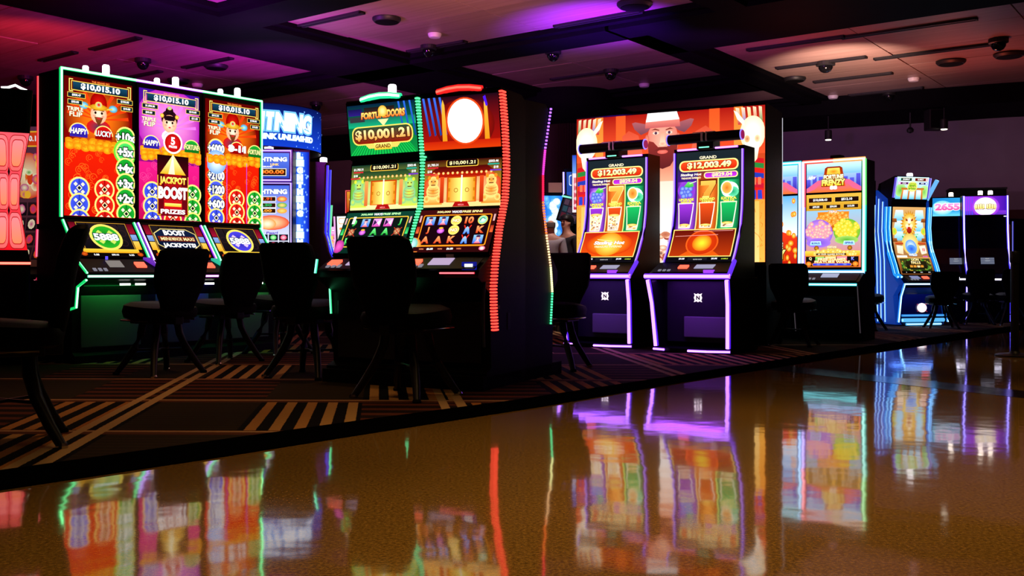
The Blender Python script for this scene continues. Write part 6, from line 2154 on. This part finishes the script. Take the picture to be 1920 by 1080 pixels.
# ------------------------------------------------------------------ chairs
def make_chair(label, group):
    t = thing('casino_chair', label, 'chair', (0, 0, 0), 0, group)
    # seat, waterfall front
    mesh_part('seat', VINYL, t, lambda b: b.loft([(0, 0, .450, .215, .205), (0, 0, .465, .25, .235), (0, 0, .515, .262, .245), (0, 0, .555, .25, .235, -.06), (0, 0, .575, .20, .19, -.09)], 24, .55), smooth=True)
    # back: narrow below, broad rolled top leaning away from the sitter
    mesh_part('backrest', VINYL, t, lambda b: b.loft([(0, .205, .50, .145, .035), (0, .215, .58, .165, .045), (0, .222, .65, .198, .048), (0, .232, .72, .232, .050), (0, .245, .80, .243, .050), (0, .262, .88, .243, .052), (0, .285, .95, .240, .052), (0, .305, 1.0, .232, .048), (0, .318, 1.022, .20, .03)], 24, .55), smooth=True)
    mesh_part('seat_trim', CHROME, t, lambda b: b.tube([(-.235, .14, .442), (-.235, -.19, .442), (-.20, -.235, .442), (.20, -.235, .442), (.235, -.19, .442), (.235, .14, .442)], .007, 8), smooth=True)
    mesh_part('under_frame', DSTEEL, t, lambda b: (b.box(-.17, .17, -.16, .16, .415, .45), b.box(-.04, .04, .12, .235, .41, .56)), .006)
    for sx in (-1, 1):
        for sy in (-1, 1):
            g = mesh_part('leg', DSTEEL, t, lambda b: b.tube([(sx * .10, sy * .09, .41), (sx * .115, sy * .095, .33), (sx * .15, sy * .125, .22), (sx * .205, sy * .18, .10), (sx * .245, sy * .23, .012)], [.032, .032, .030, .026, .022], 10), smooth=True)
            mesh_part('foot_cap', CHROME if sx * sy > 0 else MATTE, g, lambda b: b.lathe([(.027, 0), (.028, .012), (.022, .024)], sx * .247, sy * .232, 12))
    mesh_part('stretcher', DSTEEL, t, lambda b: (b.tube([(-.16, -.135, .2), (.16, .135, .2)], .009, 8), b.tube([(-.16, .135, .2), (.16, -.135, .2)], .009, 8)))
    return t


chairs = [
    ((-2.36, 4.62), -66, 1.0, 'black chair nearest of all, at the left edge, turned sideways', 'chairs on the left'),
    ((-2.78, 7.80), -122, .965, 'black chair facing the near end of the tall neon framed row', 'chairs at the tall machines'),
    ((-2.58, 8.86), -126, .955, 'black chair facing the middle of the tall neon framed row', 'chairs at the tall machines'),
    ((-2.30, 9.75), -126, .98, 'black chair at the far end of the neon framed row, mostly hidden by another chair', 'chairs at the tall machines'),
    ((-1.56, 7.62), 155, 1.0, 'black chair with splayed legs on patterned carpet in the gap between two machine groups', 'chairs at the curved pair'),
    ((-.68, 6.36), 150, 1.0, 'wide black chair back in front of the pair of curved machines', 'chairs at the curved pair'),
    ((.36, 8.25), -22, .95, 'black chair half hidden behind the black side of the curved machines', None),
    ((3.10, 10.85), 150, .88, 'black low backed chair before the white framed machines', None),
    ((4.95, 13.8), 140, .86, 'black chair between the white framed machine and the ribbed blue flank', None),
    ((6.22, 14.30), 170, .80, 'black stool with thin legs before the lion machine', 'stools at the blue lit island'),
    ((7.22, 15.3), 165, .84, 'black stool before the dark machine with the 2655 sign', 'stools at the blue lit island'),
    ((7.62, 15.05), 170, .84, 'black stool before the dark machine with the moon sign', 'stools at the blue lit island'),
]
ch0 = make_chair(chairs[0][3], chairs[0][4])
for i, ((x, y), rz, s, lb, gp) in enumerate(chairs):
    o = ch0 if i == 0 else copy_tree(ch0)
    o.location = (x, y, .004)
    o.rotation_euler = (0, 0, R(rz))
    o.scale = (s * 1.0, s * 1.0, s)
    o['label'] = lb
    if gp:
        o['group'] = gp
    elif 'group' in o:
        del o['group']

# ------------------------------------------------------------------ stanchion at the edge of the walkway
t = thing('stanchion', 'black queue post with a round base on the polished floor at the right edge', 'queue post', (4.84, 9.5, 0))
mesh_part('base', mat('post_black', (.006, .006, .006), .4, noise=.08), t, lambda b: b.lathe([(.175, 0), (.175, .012), (.15, .022), (.05, .034), (.04, .05)], n=36), smooth=True)
mesh_part('pole', mat('post_black', (.006, .006, .006), .4), t, lambda b: b.lathe([(.037, .03), (.037, .93)], n=20), smooth=True)
mesh_part('belt_head', mat('post_black', (.006, .006, .006), .4), t, lambda b: b.lathe([(.042, .90), (.045, .92), (.045, .99), (.036, 1.01), (0, 1.012)], n=20), smooth=True)


# ------------------------------------------------------------------ the two men in the distance
SKIN = mat('skin', (.42, .22, .15), .55, noise=.05)


def skin_body(name, verts, edges, radii, m, parent, root=0):
    me = bpy.data.meshes.new(name)
    me.from_pydata(verts, edges, [])
    o = link(name, me, m, parent)
    md = o.modifiers.new('skin', 'SKIN')
    if not me.skin_vertices:
        bm = bmesh.new()
        bm.from_mesh(me)
        bm.verts.layers.skin.verify()
        bm.to_mesh(me)
        bm.free()
    for i, r in enumerate(radii):
        sv = me.skin_vertices[0].data[i]
        sv.radius = r if isinstance(r, tuple) else (r, r)
        sv.use_root = (i == root)
    md.use_smooth_shade = True
    sb = o.modifiers.new('sub', 'SUBSURF')
    sb.levels = sb.render_levels = 2
    return o


def person(label, loc, rz, h, hair, top, trousers, bald=False):
    """standing figure, facing -y, height h; one skinned body with clothing over it"""
    t = thing('person', label, 'person', loc, rz)
    k = h / 1.75
    V, E, Rr = [], [], []

    def v(x, y, z, r, link_to=None):
        V.append((x * k, y * k, z * k))
        Rr.append((r[0] * k, r[1] * k) if isinstance(r, tuple) else r * k)
        if link_to is not None:
            E.append((link_to, len(V) - 1))
        return len(V) - 1
    pel = v(0, 0, .95, (.135, .10))
    sp = v(0, -.01, 1.12, (.125, .095), pel)
    chs = v(0, .0, 1.30, (.15, .105), sp)
    sho = v(0, .01, 1.42, (.11, .08), chs)
    nk = v(0, -.005, 1.50, .055, sho)
    jaw = v(0, -.03, 1.575, (.058, .066), nk)
    hd = v(0, -.012, 1.65, (.074, .090), jaw)
    v(0, -.004, 1.715, (.058, .07), hd)
    nose = v(0, -.105, 1.625, .013, hd)
    for s in (-1, 1):
        v(s * .078, .0, 1.63, .014, hd)
        a = v(s * .17, .015, 1.40, .062, sho)
        e = v(s * .225, .03, 1.13, .045, a)
        wv = v(s * .21, -.12 if s > 0 else -.03, .90, .030, e)
        hnd = v(s * .205, -.15 if s > 0 else -.05, .83, (.020, .036), wv)
        for f in range(4):
            f1 = v(s * .205 + s * .004, (-.15 if s > 0 else -.05) - .027 + f * .018, .78, .0095, hnd)
            v(s * .200, (-.16 if s > 0 else -.06) - .027 + f * .018, .745 - .006 * (f in (1, 2)), .008, f1)
        th = v(s * .195, (-.19 if s > 0 else -.09), .82, .010, hnd)
        v(s * .192, (-.205 if s > 0 else -.105), .785, .009, th)
        hp = v(s * .09, .0, .88, .088, pel)
        kn = v(s * .10, -.01, .49, .058, hp)
        an = v(s * .105, .02, .09, .040, kn)
        v(s * .115, -.12, .045, .036, an)
    body = skin_body('body', V, E, Rr, SKIN, t)
    # clothes follow the same joints
    idx = [0, 1, 2, 3]

    def cloth(name, chain, m):
        vv, ee, rr = [], [], []
        for path in chain:
            prev = None
            for (x, y, z, r) in path:
                key = (x * k, y * k, z * k)
                if key in vv:
                    i = vv.index(key)
                else:
                    vv.append(key)
                    rr.append((r[0] * k, r[1] * k) if isinstance(r, tuple) else r * k)
                    i = len(vv) - 1
                if prev is not None:
                    ee.append((prev, i))
                prev = i
        return skin_body(name, vv, ee, rr, m, t)
    spine = [(0, 0, .90, (.165, .125)), (0, -.01, 1.12, (.155, .12)), (0, 0, 1.30, (.175, .128)), (0, .01, 1.43, (.125, .09))]
    cloth('jacket', [spine] + [[(0, .01, 1.43, (.125, .09)), (s * .175, .015, 1.395, .078), (s * .228, .03, 1.13, .060), (s * .212, -.12 if s > 0 else -.03, .91, .046)] for s in (-1, 1)], top)
    cloth('trousers', [[(0, 0, .95, (.15, .115)), (s * .09, 0, .87, .105), (s * .10, -.01, .49, .075), (s * .106, .02, .08, .062)] for s in (-1, 1)], trousers)
    # face details on the head
    for s in (-1, 1):
        mesh_part('eye', mat('eye_dark', (.02, .015, .015), .2), t, lambda b: b.lathe([(.001, -.008), (.010, -.003), (.011, .002), (.001, .008)], n=8)).location = (s * .03 * k, -.096 * k, 1.655 * k)
        mesh_part('shoe', mat('black_leather', (.01, .01, .01), .35), t, lambda b: b.loft([(s * .112, -.05, .0, .045, .12), (s * .112, -.05, .05, .046, .115), (s * .110, -.01, .085, .04, .06)], 14, .8), smooth=True)
    mesh_part('mouth', mat('lips', (.30, .10, .08), .5), t, lambda b: b.box(-.022 * k, .022 * k, -.1 * k, -.088 * k, 1.572 * k, 1.580 * k), .003)
    if bald:
        mesh_part('hair', mat('cropped_grey_hair', (.10, .08, .07), .8), t, lambda b: b.loft([(0, .03 * k, 1.60 * k, .076 * k, .066 * k), (0, .028 * k, 1.65 * k, .0815 * k, .075 * k), (0, .03 * k, 1.675 * k, .078 * k, .066 * k)], 20, .9), smooth=True)
    else:
        mesh_part('hair', hair, t, lambda b: b.loft([(0, .030 * k, 1.60 * k, .072 * k, .062 * k), (0, .022 * k, 1.66 * k, .086 * k, .085 * k), (0, -.004 * k, 1.695 * k, .092 * k, .108 * k), (0, -.012 * k, 1.735 * k, .080 * k, .098 * k), (0, -.005 * k, 1.765 * k, .045 * k, .055 * k)], 22, .85), smooth=True)
    return t


person('man with dark hair in a black jacket looking down to the left', (.77, 13.75, .004), -52, 1.60, mat('black_hair', (.006, .005, .005), .5), mat('black_jacket', (.010, .008, .012), .8, noise=.05), mat('dark_trousers', (.01, .01, .012), .8, noise=.05))
person('man with close cropped hair in a pale grey shirt, seen from behind', (.525, 13.45, .004), 172, 1.55, None, mat('pale_grey_shirt', (.32, .30, .33), .85, noise=.05), mat('dark_trousers', (.01, .01, .012), .8), True)
bpy.context.view_layer.update()
